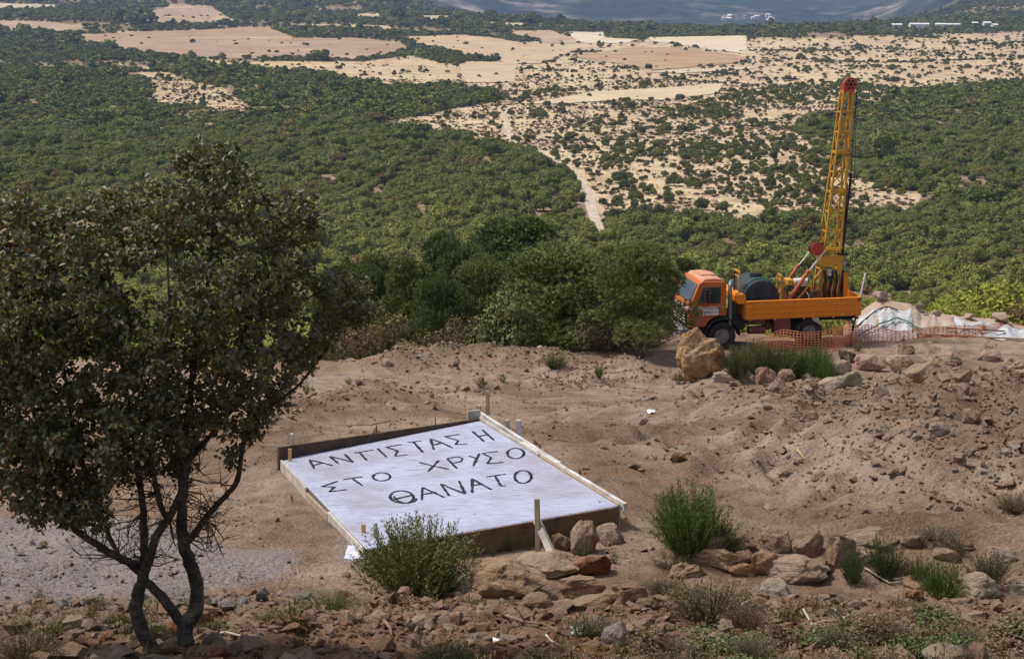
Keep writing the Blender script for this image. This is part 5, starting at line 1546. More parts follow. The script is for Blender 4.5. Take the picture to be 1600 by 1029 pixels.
scrap(553, 862, 24, 60, noisy('lime_splash', (0.50, 0.52, 0.62), (0.64, 0.66, 0.78), 5, 0.9, 0.4), 'lime_splash', 'splash of whitewash at the near left corner of the slab', 'splash', seed=6, amp=0.03, lift=0.02)

# ------------------------------------------------------------------ the drilling truck
def paint(name, a, dirt=(0.20, 0.13, 0.08), amount=0.5, rough=0.45):
    m, nt, p = nodes_of(name)
    oc = nt.nodes.new('ShaderNodeTexCoord').outputs['Object']
    d = noise(nt, oc, 2.2, 7, 0.7); f = noise(nt, oc, 5, 4, 0.6)
    c = mixc(nt, 1.0, a, ramp(nt, f, [(0.3, (0.9, 0.89, 0.88)), (0.6, (1.03, 1.03, 1.03))]), 'MULTIPLY')
    k = ramp(nt, d, [(0.50, (0, 0, 0)), (0.74, (amount,) * 3)])
    nt.links.new(mixc(nt, k, c, dirt), p.inputs['Base Color'])
    nt.links.new(ramp(nt, d, [(0.4, (rough,) * 3), (0.7, (0.8,) * 3)]), p.inputs['Roughness'])
    return m
CABO = paint('cab_orange', (0.47, 0.115, 0.016), (0.18, 0.10, 0.06), 0.75)
ROOFO = paint('dusty_roof_orange', (0.55, 0.26, 0.15), (0.55, 0.45, 0.38), 0.9, 0.6)
BEDO = paint('bed_orange', (0.70, 0.235, 0.007), (0.40, 0.16, 0.03), 0.35)
YEL = paint('rig_yellow', (0.56, 0.29, 0.022), (0.13, 0.075, 0.03), 0.9)
REDP = paint('ram_red', (0.40, 0.085, 0.035), (0.3, 0.1, 0.05), 0.4)
DRED = paint('drum_red', (0.40, 0.045, 0.025), (0.15, 0.04, 0.03), 0.5)
MAR = paint('maroon_box', (0.15, 0.035, 0.03), (0.16, 0.10, 0.07), 0.6, 0.6)
STEEL = noisy('dull_steel', (0.16, 0.17, 0.19), (0.26, 0.27, 0.30), 5, 0.45, 0.1, metal=0.5)
GREYP = noisy('grey_trim', (0.42, 0.40, 0.38), (0.52, 0.50, 0.48), 6, 0.5, 0)
CHROME = noisy('chrome_rod', (0.42, 0.43, 0.45), (0.58, 0.59, 0.61), 6, 0.35, 0, metal=0.8)
BLACK = noisy('black_parts', (0.010, 0.010, 0.011), (0.028, 0.026, 0.024), 5, 0.6, 0.2)
RUBB = noisy('tyre_rubber', (0.014, 0.014, 0.014), (0.05, 0.043, 0.037), 4, 0.85, 0.3)
ENG = noisy('oily_engine', (0.035, 0.025, 0.018), (0.16, 0.09, 0.04), 5, 0.6, 0.4, 20)
WHT = noisy('white_paint', (0.66, 0.66, 0.70), (0.76, 0.76, 0.80), 4, 0.5, 0)
POLYT = noisy('black_poly_tank', (0.020, 0.024, 0.034), (0.045, 0.05, 0.065), 3, 0.38, 0.1)
HOSE = noisy('green_hose', (0.05, 0.17, 0.13), (0.09, 0.25, 0.19), 6, 0.5, 0)
def glass(name, c):
    m, nt, p = nodes_of(name)
    p.inputs['Base Color'].default_value = (*c, 1); p.inputs['Roughness'].default_value = 0.06
    p.inputs['Specular IOR Level'].default_value = 0.8
    nt.links.new(ramp(nt, noise(nt, nt.nodes.new('ShaderNodeTexCoord').outputs['Object'], 3), [(0.4, (0.05,) * 3), (0.7, (0.22,) * 3)]), p.inputs['Roughness'])
    return m
GLS, WSG = glass('cab_glass', (0.035, 0.045, 0.042)), glass('windscreen_glass', (0.10, 0.14, 0.19))

YAW, PITCHT = math.radians(9), math.radians(-0.6)
contact = hit1(1127, 545)
TR = Euler((0, PITCHT, YAW)).to_matrix()
torig = contact - TR @ Vector((1.40, 0.15, 0.0))
truck = thing('drilling_truck', 'orange flatbed truck carrying a tall yellow drilling mast', 'truck', torig, (0, PITCHT, YAW))
def T(mb, name, mat, parent=None, **kw): return mb.build(name, mat, parent or truck, **kw)
cab_prof = [(0.10, 0.90), (0.74, 0.90), (0.84, 1.10), (1.06, 1.25), (1.30, 1.30), (1.54, 1.30), (1.54, 2.48), (1.46, 2.58), (0.62, 2.60), (0.50, 2.53), (0.17, 1.76), (0.09, 1.60)]
cab = T(MB().prism(cab_prof, 'y', 0.02, 2.38), 'cab', CABO, bevel=0.035, smooth=True, seg=2)
T(MB().prism([(0.62, 2.585), (1.46, 2.565), (1.40, 2.66), (1.10, 2.70), (0.72, 2.685)], 'y', 0.12, 2.28), 'roof_panel', ROOFO, cab, bevel=0.03, smooth=True, seg=2)
T(MB().box((1.05, 1.2, 2.72), (0.55, 0.7, 0.06)), 'roof_hatch', ROOFO, cab, bevel=0.02)
T(MB().add(
    [(0.17, 2.22, 1.86), (0.17, 0.18, 1.86), (0.455, 0.24, 2.49), (0.455, 2.16, 2.49), (0.20, 2.22, 1.84), (0.20, 0.18, 1.84), (0.48, 0.24, 2.47), (0.48, 2.16, 2.47)],
    [(0, 1, 2, 3), (7, 6, 5, 4), (0, 4, 5, 1), (1, 5, 6, 2), (2, 6, 7, 3), (3, 7, 4, 0)]), 'windscreen', WSG, cab)
for sy, y0 in ((-1, 0.02), (1, 2.38)):
    def Y(a): return y0 + sy * a
    door = T(MB().prism([(0.36, 0.98), (0.70, 0.98), (0.80, 1.16), (1.02, 1.31), (1.28, 1.37), (1.40, 1.37), (1.40, 2.46), (0.62, 2.46), (0.36, 1.80)], 'y', Y(0.0), Y(0.018)), 'door', CABO, bevel=0.008)
    T(MB().prism([(0.74, 1.78), (1.30, 1.78), (1.30, 2.38), (0.74, 2.38)], 'y', Y(0.016), Y(0.030)), 'window', GLS, door)
    T(MB().prism([(0.44, 1.78), (0.70, 1.78), (0.70, 2.38), (0.66, 2.38)], 'y', Y(0.016), Y(0.030)), 'quarter_window', GLS, door)
    T(MB().box((1.28, Y(0.035), 1.62), (0.16, 0.03, 0.04)), 'handle', BLACK, door)
    T(MB().box((0.76, Y(0.020), 1.625), (1.30, 0.012, 0.085)), 'side_stripe', GREYP)
    mir = T(MB().box((0.86, Y(0.24), 2.04), (0.10, 0.16, 0.40)), 'mirror', BLACK, bevel=0.02)
    T(MB().tube([(0.72, Y(0.0), 2.36), (0.84, Y(0.22), 2.30), (0.84, Y(0.22), 1.80), (0.66, Y(0.0), 1.66)], 0.014, 6), 'arm', BLACK, mir)
    T(MB().box((0.20, Y(0.012), 1.08), (0.10, 0.012, 0.42)), 'hazard_strip', BLACK)
    for j in range(3):
        T(MB().box((0.20, Y(0.020), 0.94 + j * 0.14), (0.12, 0.006, 0.05), Matrix.Rotation(0.5, 3, 'Y')), 'hazard_stripe', YEL)
sign = T(MB().box((0.93, 0.02 - 0.034, 1.455), (0.62, 0.012, 0.23)), 'door_sign', WHT)
def text(s, x, z, h, mat, yoff):
    cu = bpy.data.curves.new('lettering', 'FONT'); cu.body = s; cu.size = h; cu.extrude = 0.002
    t_ = bpy.data.objects.new('lettering_tmp', cu); COL.objects.link(t_)
    bpy.context.view_layer.update()
    me = bpy.data.meshes.new_from_object(t_.evaluated_get(bpy.context.evaluated_depsgraph_get()))
    w = max(v.co.x for v in me.vertices)
    bpy.data.objects.remove(t_); me.materials.clear(); me.materials.append(mat)
    link('lettering', me, sign, (x, yoff, z), (math.pi / 2, 0, 0))
    return w
INK, INKG = noisy('sign_ink', (0.03, 0.05, 0.08), (0.05, 0.07, 0.10), 5, 0.6, 0), noisy('sign_grey_ink', (0.38, 0.40, 0.45), (0.44, 0.46, 0.50), 5, 0.6, 0)
w_ = text('geo', 0.67, 1.41, 0.20, INK, -0.024)
text('test', 0.67 + w_ + 0.012, 1.41, 0.20, INKG, -0.024)
T(MB().box((0.065, 1.2, 1.22), (0.06, 1.9, 0.50)), 'grille', BLACK, bevel=0.01)
for j in range(4): T(MB().box((0.028, 1.2, 1.05 + j * 0.115), (0.02, 1.84, 0.03)), 'grille_bar', GREYP)
T(MB().box((0.075, 1.2, 1.60), (0.03, 2.3, 0.085)), 'front_stripe', GREYP)
T(MB().box((-0.06, 1.2, 0.72), (0.28, 2.46, 0.32)), 'bumper', STEEL, bevel=0.04)
for y in (0.28, 2.12):
    hl = T(MB().box((-0.205, y, 0.74), (0.02, 0.30, 0.17)), 'headlight', GREYP, bevel=0.006)
    T(MB().cyl((-0.214, y, 0.74), (-0.225, y, 0.74), 0.07, 12), 'lens', WSG, hl)
T(MB().box((-0.19, 1.2, 0.48), (0.02, 0.55, 0.14)), 'number_plate', noisy('plate_blue_white', (0.30, 0.32, 0.62), (0.55, 0.56, 0.75), 9, 0.5, 0))
def wheel(x, y, r, w, dual=False):
    o = bpy.data.objects.new('wheel', None); COL.objects.link(o); o.parent = truck; o.location = (x, y, r - 0.03)
    prof = [(0.56 * r, -w / 2), (0.90 * r, -w / 2), (r, -w * 0.38), (r, w * 0.38), (0.90 * r, w / 2), (0.56 * r, w / 2)]
    mb = MB(); n = 28
    for k in range(n):
        a = 2 * math.pi * k / n
        mb.v += [(p * math.cos(a) * (1.0 if not (i in (2, 3) and k % 2) else 0.975), q, p * math.sin(a) * (1.0 if not (i in (2, 3) and k % 2) else 0.975)) for i, (p, q) in enumerate(prof)]
    m_ = len(prof)
    for k in range(n):
        for i in range(m_):
            mb.f.append((k * m_ + i, k * m_ + (i + 1) % m_, ((k + 1) % n) * m_ + (i + 1) % m_, ((k + 1) % n) * m_ + i))
    mb.build('tyre', RUBB, o)
    rm = MB().cyl((0, -w * 0.28, 0), (0, w * 0.28, 0), 0.57 * r, 20).cyl((0, -w * 0.44, 0), (0, -w * 0.27, 0), 0.22 * r, 12)
    for k in range(8):
        a = math.pi * k / 4; rm.cyl((0.38 * r * math.cos(a), -w * 0.33, 0.38 * r * math.sin(a)), (0.38 * r * math.cos(a), -w * 0.27, 0.38 * r * math.sin(a)), 0.028, 6)
    rm.build('rim', STEEL, o)
wheel(1.40, 0.20, 0.53, 0.34); wheel(1.40, 2.20, 0.53, 0.34)
for y in (0.18, 0.56, 1.84, 2.22): wheel(4.80, y, 0.53, 0.30)
for y in (0.0, 1.98):
    arc = [(1.40 + 0.70 * math.cos(a), 0.52 + 0.70 * math.sin(a)) for a in np.linspace(0.0, 2.9, 16)] + [(1.40 + 0.64 * math.cos(a), 0.52 + 0.64 * math.sin(a)) for a in np.linspace(2.9, 0.0, 16)]
    mb = MB(); n = 16
    vs = [(p[0], y + 0.005, p[1]) for p in arc] + [(p[0], y + 0.42, p[1]) for p in arc]; m_ = len(arc)
    fs = [(i, i + 1, m_ - 2 - i, m_ - 1 - i) for i in range(n - 1)] + [(i + m_, m_ + m_ - 1 - i, m_ + m_ - 2 - i, i + 1 + m_) for i in range(n - 1)] + [(i, i + m_, (i + 1) % m_ + m_, (i + 1) % m_) for i in range(m_)]
    T(mb.add(vs, fs), 'fender', BLACK)
for y in (0.78, 1.62): T(MB().box((3.6, y, 0.95), (6.3, 0.10, 0.24)), 'chassis_rail', BLACK)
for x in (1.40, 4.80): T(MB().cyl((x, 0.2, 0.5), (x, 2.2, 0.5), 0.09, 10), 'axle', BLACK)
T(MB().box((0.95, 1.2, 0.82), (1.5, 1.3, 0.5)), 'engine_block', ENG)
T(MB().box((2.0, 1.2, 0.95), (0.7, 1.9, 0.5)), 'gearbox', BLACK, bevel=0.05)
T(MB().box((3.74, 0.24, 0.80), (0.64, 0.42, 0.62)), 'side_box', MAR, bevel=0.015)
T(MB().cyl((2.45, 0.26, 0.66), (3.10, 0.26, 0.66), 0.155, 16), 'air_tank', MAR, smooth=True)
T(MB().box((2.72, 0.30, 0.98), (0.75, 0.36, 0.20)), 'battery_box', ENG, bevel=0.02)
T(MB().box((2.9, 2.1, 0.85), (1.2, 0.4, 0.5)), 'fuel_tank', STEEL, bevel=0.06)
T(MB().cyl((3.25, 0.35, 0.78), (3.32, 0.9, 0.78), 0.16, 12), 'filter_drum', ENG)
T(MB().box((5.05, 0.06, 0.98), (0.22, 0.05, 0.42), Matrix.Rotation(-0.5, 3, 'Y')), 'mud_flap', GREYP)
T(MB().box((6.62, 1.2, 0.78), (0.08, 2.1, 0.14)), 'rear_bar', STEEL)
for y in (0.25, 2.15): T(MB().box((6.72, y, 1.0), (0.05, 0.28, 0.12)), 'tail_light', DRED)
bed = T(MB().box((4.53, 1.2, 1.13), (4.52, 2.36, 0.08)), 'bed_floor', BEDO)
for j in range(7): T(MB().box((2.5 + j * 0.68, 1.2, 1.045), (0.08, 2.3, 0.09)), 'cross_member', BLACK, bed)
for y, sg in ((-0.005, -1), (2.405, 1)):
    sp = T(MB().box((4.53, y, 1.475), (4.50, 0.035, 0.70)), 'side_panel', BEDO, bevel=0.008)
    for z, h in ((1.155, 0.06), (1.36, 0.11), (1.58, 0.11), (1.79, 0.06)):
        T(MB().prism([(y + sg * 0.016, z - h / 2), (y + sg * 0.044, z - h / 2 + 0.02), (y + sg * 0.044, z + h / 2 - 0.02), (y + sg * 0.016, z + h / 2)], 'x', 2.30, 6.76), 'rib', BEDO, sp)
    for x in (2.45, 3.40, 4.55, 5.70, 6.60): T(MB().box((x, y + sg * 0.035, 1.105), (0.06, 0.05, 0.09)), 'hinge', BEDO, sp)
    T(MB().box((6.70, y + sg * 0.052, 1.72), (0.05, 0.012, 0.14), Matrix.Rotation(0.5, 3, 'Y')), 'latch', IRON, sp)
T(MB().box((6.80, 1.2, 1.475), (0.035, 2.36, 0.70)), 'tailboard', BEDO, bevel=0.008)
T(MB().box((2.26, 1.2, 1.42), (0.035, 2.36, 0.60)), 'headboard', BEDO, bevel=0.008)
T(MB().prism([(1.92, 1.78), (2.02, 1.70), (2.26, 1.70), (2.30, 1.76), (2.30, 2.02), (2.20, 2.08), (1.98, 2.08), (1.92, 2.0)], 'y', 0.04, 2.34), 'cross_box', BEDO, bevel=0.015)
T(MB().box((1.92, 0.5, 1.35), (0.28, 0.5, 0.6)), 'air_cleaner', BLACK, bevel=0.05)
T(MB().tube([(1.72, 0.16, 0.9), (1.72, 0.16, 2.2), (1.72, 0.18, 2.42), (1.78, 0.30, 2.52), (1.84, 0.42, 2.52)], 0.075, 10), 'exhaust_stack', STEEL, smooth=True)
for y in (0.30, 0.95):
    T(MB().bar((2.10, y, 2.05), (2.12, y, 2.92), 0.055), 'guard_post', YEL if y < 0.5 else IRON)
T(MB().bar((2.12, 0.25, 2.88), (2.12, 1.0, 2.88), 0.06), 'guard_rail', YEL)
T(MB().bar((2.11, 0.28, 2.70), (2.11, 0.98, 2.70), 0.035), 'guard_rail', YEL)
for y in (0.75, 1.25): T(MB().bar((3.88, y, 1.2), (3.90, y, 2.62), 0.06), 'guard_post', YEL)
for z in (2.60, 2.44): T(MB().bar((3.90, 0.72, z), (3.90, 1.30, z), 0.045), 'guard_rail', YEL)
T(MB().bar((3.95, 0.9, 1.75), (4.05, 0.9, 2.35), 0.05), 'guard_post', YEL)
# engine of the rig
eng = T(MB().box((4.62, 1.3, 1.70), (0.95, 0.8, 0.85)), 'rig_engine', ENG, bevel=0.04)
T(MB().box((4.30, 1.15, 2.30), (0.24, 0.5, 0.24)), 'engine_cover', YEL, eng, bevel=0.03)
T(MB().cyl((4.44, 0.95, 2.33), (4.96, 0.95, 2.33), 0.125, 16), 'white_canister', WHT, eng, smooth=True)
for j in range(6):
    z = 1.55 + 0.11 * j; T(MB().cyl((4.2 + 0.11 * (j % 3), 0.86, z), (4.32 + 0.11 * (j % 3), 0.84, z), 0.06 + 0.02 * (j % 2), 10), 'pulley' if j % 2 else 'filter', YEL if j % 3 == 0 else ENG, eng)
for j in range(7):
    x = 4.75 + 0.13 * j; T(MB().tube([(x, 0.8, 2.0 - 0.05 * j), (x + 0.1, 0.7, 1.8), (x + 0.06, 0.72, 1.55), (x + 0.22, 0.8, 1.42)], 0.022, 6), 'hose', (BLACK, GREYP, ENG)[j % 3], eng)
T(MB().box((5.3, 1.1, 1.38), (0.7, 0.9, 0.35)), 'rig_base', YEL, bevel=0.03)
T(MB().box((5.2, 0.7, 1.75), (0.35, 0.3, 0.5)), 'valve_block', ENG, bevel=0.03)
for j in range(5): T(MB().bar((5.08 + j * 0.06, 0.6, 2.0), (5.04 + j * 0.06, 0.55, 2.32), 0.018), 'lever', IRON)
# rams that raise the mast
for y, b0, m0_, t0 in ((0.70, (4.17, 1.70), (4.94, 2.74), (5.58, 3.53)), (1.72, (4.10, 1.74), (4.86, 2.80), (5.36, 3.38))):
    rm = T(MB().cyl((b0[0], y, b0[1]), (m0_[0], y, m0_[1]), 0.07, 14), 'ram', REDP, smooth=True)
    T(MB().cyl((m0_[0], y, m0_[1]), (t0[0], y, t0[1]), 0.032, 10), 'rod', CHROME, rm, smooth=True)
    T(MB().cyl((m0_[0] - .05, y, m0_[1] - .065), (m0_[0] + .02, y, m0_[1] + .03), 0.10, 14), 'collar', REDP, rm)
T(MB().bar((4.35, 0.62, 1.55), (5.55, 0.75, 2.85), 0.05), 'stay', YEL)
T(MB().bar((4.75, 1.0, 2.45), (5.5, 1.0, 3.1), 0.05), 'stay', YEL)
# mast
def corner(sx, sy, z):
    t_ = (z - 1.25) / (9.50 - 1.25)
    xl = 5.36 + (6.27 - 5.36) * t_; xr = 6.10 + (6.64 - 6.10) * t_
    yl = 0.86 + 0.16 * t_; yr = 1.56 - 0.20 * t_
    return Vector((xl if sx < 0 else xr, yl if sy < 0 else yr, z))
mast = bpy.data.objects.new('drill_mast', None); COL.objects.link(mast); mast.parent = truck
for sx in (-1, 1):
    for sy in (-1, 1):
        MB().bar(corner(sx, sy, 1.2), corner(sx, sy, 9.52), 0.070).build('chord', YEL, mast)
lev = [2.75, 3.45, 4.20, 4.95, 5.70, 6.45, 7.20, 7.95, 8.70, 9.45]
for k, z in enumerate(lev):
    for a, b in (((-1, -1), (1, -1)), ((1, -1), (1, 1)), ((1, 1), (-1, 1)), ((-1, 1), (-1, -1))):
        MB().bar(corner(*a, z), corner(*b, z), 0.05 if k not in (1, 4, 6) else 0.08).build('rung', YEL, mast)
        if k < len(lev) - 1:
            c0, c1 = (a, b) if k % 2 else (b, a)
            MB().bar(corner(*c0, z), corner(*c1, lev[k + 1]), 0.034).build('brace', YEL, mast)
for k in (4, 6): MB().box((corner(-1, -1, lev[k]) + corner(1, -1, lev[k])) / 2 + Vector((0, -0.05, 0)), (0.46, 0.03, 0.13)).build('gusset', YEL, mast)
for sx in (-1, 1):
    MB().box((corner(sx, -1, 2.3) + Vector((0, -0.03, 0))), (0.17, 0.06, 2.0), Matrix.Rotation(0.09, 3, 'Y')).build('side_channel', YEL, mast)
MB().prism([(5.50, 3.30), (6.22, 3.30), (6.22, 3.05), (6.02, 2.92), (5.70, 2.92), (5.50, 3.05)], 'y', 0.80, 0.84).build('front_plate', YEL, mast, bevel=0.01)
MB().bar((5.52, 0.72, 3.52), (6.20, 0.55, 3.62), 0.06).build('head_bracket', YEL, mast)
MB().bar((5.52, 0.72, 3.52), (6.0, 0.85, 3.80), 0.05).build('head_bracket', YEL, mast)
shv = MB().cyl((6.52, 0.98, 9.72), (6.52, 1.10, 9.72), 0.27, 26); shv.build('sheave', REDP, mast, smooth=True)
sh = mast.children[-1]
for k in range(6):
    a = math.pi * k / 3; MB().cyl((6.52 + 0.15 * math.cos(a), 0.965, 9.72 + 0.15 * math.sin(a)), (6.52 + 0.15 * math.cos(a), 0.982, 9.72 + 0.15 * math.sin(a)), 0.045, 10).build('hole', BLACK, sh)
MB().cyl((6.52, 0.95, 9.72), (6.52, 1.3, 9.72), 0.06, 12).build('hub', BLACK, sh)
MB().cyl((6.52, 1.22, 9.68), (6.52, 1.32, 9.68), 0.24, 24).build('sheave', REDP, mast, smooth=True)
MB().box((6.30, 1.15, 9.62), (0.10, 0.40, 0.34)).build('head_block', DRED, mast)
dr = MB().cyl((5.26, 0.72, 3.58), (5.26, 1.02, 3.58), 0.21, 22).build('winch_drum', DRED, truck, smooth=True)
for y in (0.70, 1.03): MB().cyl((5.26, y, 3.58), (5.26, y + 0.025, 3.58), 0.25, 22).build('flange', DRED, dr)
for j in range(5): MB().tube([(5.26 + 0.215 * math.cos(a), 0.76 + 0.045 * j, 3.58 + 0.215 * math.sin(a)) for a in np.linspace(0, 6.28, 18)], 0.014, 5, False).build('cable_turn', IRON, dr)
T(MB().box((5.42, 0.85, 3.68), (0.20, 0.22, 0.24)), 'winch_motor', BLACK, bevel=0.02)
for pts, r in (([(6.79, 1.04, 9.72), (6.60, 1.04, 5.9), (6.36, 1.04, 3.3)], 0.016), ([(6.79, 1.10, 9.70), (6.80, 1.10, 2.4)], 0.008), ([(6.30, 1.27, 9.70), (5.95, 1.27, 6.5), (5.40, 1.0, 3.7)], 0.012), ([(6.72, 1.27, 9.7), (6.55, 1.27, 6.0), (6.42, 1.2, 3.3)], 0.012)):
    T(MB().tube(pts, r, 6), 'cable', BLACK)
T(MB().cyl((6.62, 1.0, 6.4), (6.36, 1.0, 3.3), 0.045, 10), 'drill_rod', BLACK)
T(MB().cyl((6.52, 1.12, 6.0), (6.40, 1.12, 3.3), 0.03, 10), 'drill_rod', BLACK)
hd = T(MB().cyl((6.36, 1.0, 3.32), (6.34, 1.0, 2.72), 0.15, 16), 'rotary_head', STEEL, smooth=True)
T(MB().cyl((6.36, 1.0, 3.36), (6.36, 1.0, 3.28), 0.21, 16), 'flange', BLACK, hd)
T(MB().cyl((6.35, 1.0, 3.02), (6.35, 1.0, 2.96), 0.18, 16), 'flange', GREYP, hd)
T(MB().box((6.28, 1.0, 2.0), (0.22, 0.3, 1.45)), 'feed_guide', BLACK, bevel=0.02)
T(MB().prism([(6.36, 1.55), (6.54, 1.60), (6.56, 2.50), (6.50, 2.62), (6.36, 2.62)], 'y', 0.80, 0.98), 'orange_guard', BEDO, bevel=0.02)
T(MB().box((5.98, 1.0, 1.62), (0.62, 0.5, 0.55)), 'clamp_block', ENG, bevel=0.04)
for j in range(12):
    x = 5.55 + 0.055 * j; z = 2.75 - 0.06 * (j % 4)
    T(MB().tube([(x, 0.78, z), (x + 0.03, 0.66, z - 0.3), (x - 0.04, 0.68, z - 0.7), (x + 0.05, 0.80, 1.6)], 0.026 + 0.008 * (j % 2), 6), 'hydraulic_hose', (BLACK, BLACK, YEL, ENG)[j % 4])
T(MB().box((5.85, 0.75, 2.45), (0.14, 0.16, 0.6)), 'feed_motor', BLACK, bevel=0.03)
T(MB().box((5.62, 0.72, 2.1), (0.16, 0.14, 0.5)), 'valve_bank', ENG, bevel=0.02)
T(MB().cyl((5.75, 0.66, 2.55), (5.75, 0.66, 2.78), 0.07, 10), 'accumulator', GREYP)

# the water tank on the bed, with its hose
tz = 1.17 + 0.62
wt = thing('water_tank', 'black plastic water tank lying across the truck bed', 'tank', torig + TR @ Vector((2.98, 1.2, 1.17)), (0, PITCHT, YAW))
mb = MB(); n = 36
rings = [(-0.96, 0.55), (-0.955, 0.64), (-0.93, 0.675), (-0.40, 0.68), (-0.38, 0.668), (-0.33, 0.668), (-0.31, 0.68), (0.31, 0.68), (0.33, 0.668), (0.38, 0.668), (0.40, 0.68), (0.93, 0.675), (0.955, 0.64), (0.96, 0.55)]
for y, r in rings: mb.v += [(r * math.cos(2 * math.pi * k / n), y, 0.70 + r * math.sin(2 * math.pi * k / n)) for k in range(n)]
for i in range(len(rings) - 1):
    for k in range(n): mb.f.append((i * n + k, i * n + (k + 1) % n, (i + 1) * n + (k + 1) % n, (i + 1) * n + k))
mb.f.append(tuple(range(n - 1, -1, -1))); mb.f.append(tuple((len(rings) - 1) * n + k for k in range(n)))
mb.build('shell', POLYT, wt, smooth=True)
ldd = MB().cyl((0.05, 0.05, 1.33), (0.05, 0.05, 1.45), 0.24, 22).build('filler_neck', POLYT, wt, smooth=True)
MB().cyl((0.05, 0.05, 1.45), (0.05, 0.05, 1.49), 0.20, 22).build('lid', BLACK, ldd, smooth=True)
for x in (-0.45, 0.45): MB().box((x, 0, 0.05), (0.12, 1.8, 0.16)).build('cradle', WOODD, wt)
hs = [(-0.70, -0.30, 0.55)] + [(-0.70 * math.cos(a), -0.50 - 0.12 * math.sin(a), 0.70 + 0.71 * math.sin(a)) for a in np.linspace(0.5, 2.9, 14)] + [(0.72, -0.55, 0.3), (0.85, -0.5, 0.12)]
hs2 = [(0.30, 0.1, 1.42)] + [(-0.70 * math.cos(a), 0.35, 0.70 + 0.71 * math.sin(a)) for a in np.linspace(2.0, 3.0, 6)]
hg = thing('garden_hose', 'green hose slung over the black water tank', 'hose', wt.location, (0, PITCHT, YAW))
MB().tube(hs, 0.026, 7).build('hose_loop', HOSE, hg, smooth=True); MB().tube(hs2, 0.022, 7).build('hose_loop', HOSE, hg, smooth=True)

# ------------------------------------------------------------------ safety net, poles, spoil heap and tarpaulins
NET = noisy('orange_net', (0.62, 0.19, 0.08), (0.70, 0.27, 0.14), 5, 0.6, 0)
def net(pix, heights, label, cell=0.13, sag=0.12, wire=0.026):
    q = hit([p[0] for p in pix], [p[1] for p in pix])
    seg = np.concatenate([[0], np.cumsum(np.linalg.norm(np.diff(q[:, :2], axis=0), axis=1))])
    o = thing('safety_net', label, 'net', tuple(q[0]))
    n = int(seg[-1] / cell); s = np.linspace(0, seg[-1], n + 1)
    X, Y_ = np.interp(s, seg, q[:, 0]), np.interp(s, seg, q[:, 1]); H_ = np.interp(s, seg, heights)
    Z0 = ground_h(X, Y_) + 0.02; m_ = 9
    lean = 0.25 * vnoise(s * 0.7, s * 0 + 3.3, 7); H_ = H_ * (1 + 0.35 * vnoise(s * 0.9, s * 0 + 1.1, 5))
    G = np.zeros((n + 1, m_ + 1, 3))
    for j in range(m_ + 1):
        f = j / m_
        G[:, j] = np.stack([X + 0.06 * vnoise(s * 2, s * 0 + j, 3), Y_ + lean * f - 0.18 * math.sin(math.pi * f) * (0.5 + vnoise(s * 1.3, s * 0 + 9, 2)), Z0 + H_ * f], -1)
    mb = MB(); up = np.array([0, 0, wire]); sx = np.array([wire, 0, 0])
    for j in range(m_ + 1):
        for i in range(n):
            a, b = G[i, j], G[i + 1, j]; mb.add([a, b, b + up, a + up], [(0, 1, 2, 3)])
    for i in range(n + 1):
        for j in range(m_):
            a, b = G[i, j], G[i, j + 1]; mb.add([a, a + sx, b + sx, b], [(0, 1, 2, 3)])
    mb.v = [tuple(Vector(v) - o.location) for v in mb.v]
    mb.build('netting', NET, o)
    for i in range(0, n + 1, max(1, int(2.4 / cell))):
        p = Vector((X[i], Y_[i], Z0[i])) - o.location
        MB().cyl(p - Vector((0, 0, 0.2)), p + Vector((0.02, 0, H_[i] + 0.08)), 0.012, 6).build('post', IRON, o)
    return o
net([(1176, 549), (1210, 551), (1250, 553), (1300, 551), (1328, 541)], [0.50, 0.68, 0.88, 0.98, 0.95], 'orange safety net strung in front of the truck wheels')
net([(1330, 540), (1370, 534), (1440, 529), (1520, 527), (1615, 526)], [0.85, 0.50, 0.42, 0.42, 0.50], 'slumped orange safety net running right along the tarps', 0.17)
def pole(a, b, r, mats, label, name='pole', frac=0.62):
    A_ = hit1(*a); B_ = at_depth(b[0], b[1], A_.y)
    o = thing(name, label, 'pole', tuple(A_))
    d = B_ - A_
    MB().cyl(-d.normalized() * 0.15, d * frac, r, 8).build('shaft', mats[0], o); MB().cyl(d * frac, d, r * 0.95, 8).build('tip', mats[1], o)
pole((1327, 540), (1352.5, 426), 0.035, (BLACK, WHT), 'leaning pole, black below and white above, at the truck tail')
pole((1358, 524), (1352, 492), 0.012, (IRON, IRON), 'thin iron rod right of the truck tail')
pole((1431, 527), (1431, 496), 0.012, (IRON, IRON), 'thin iron rod standing before the tarps')

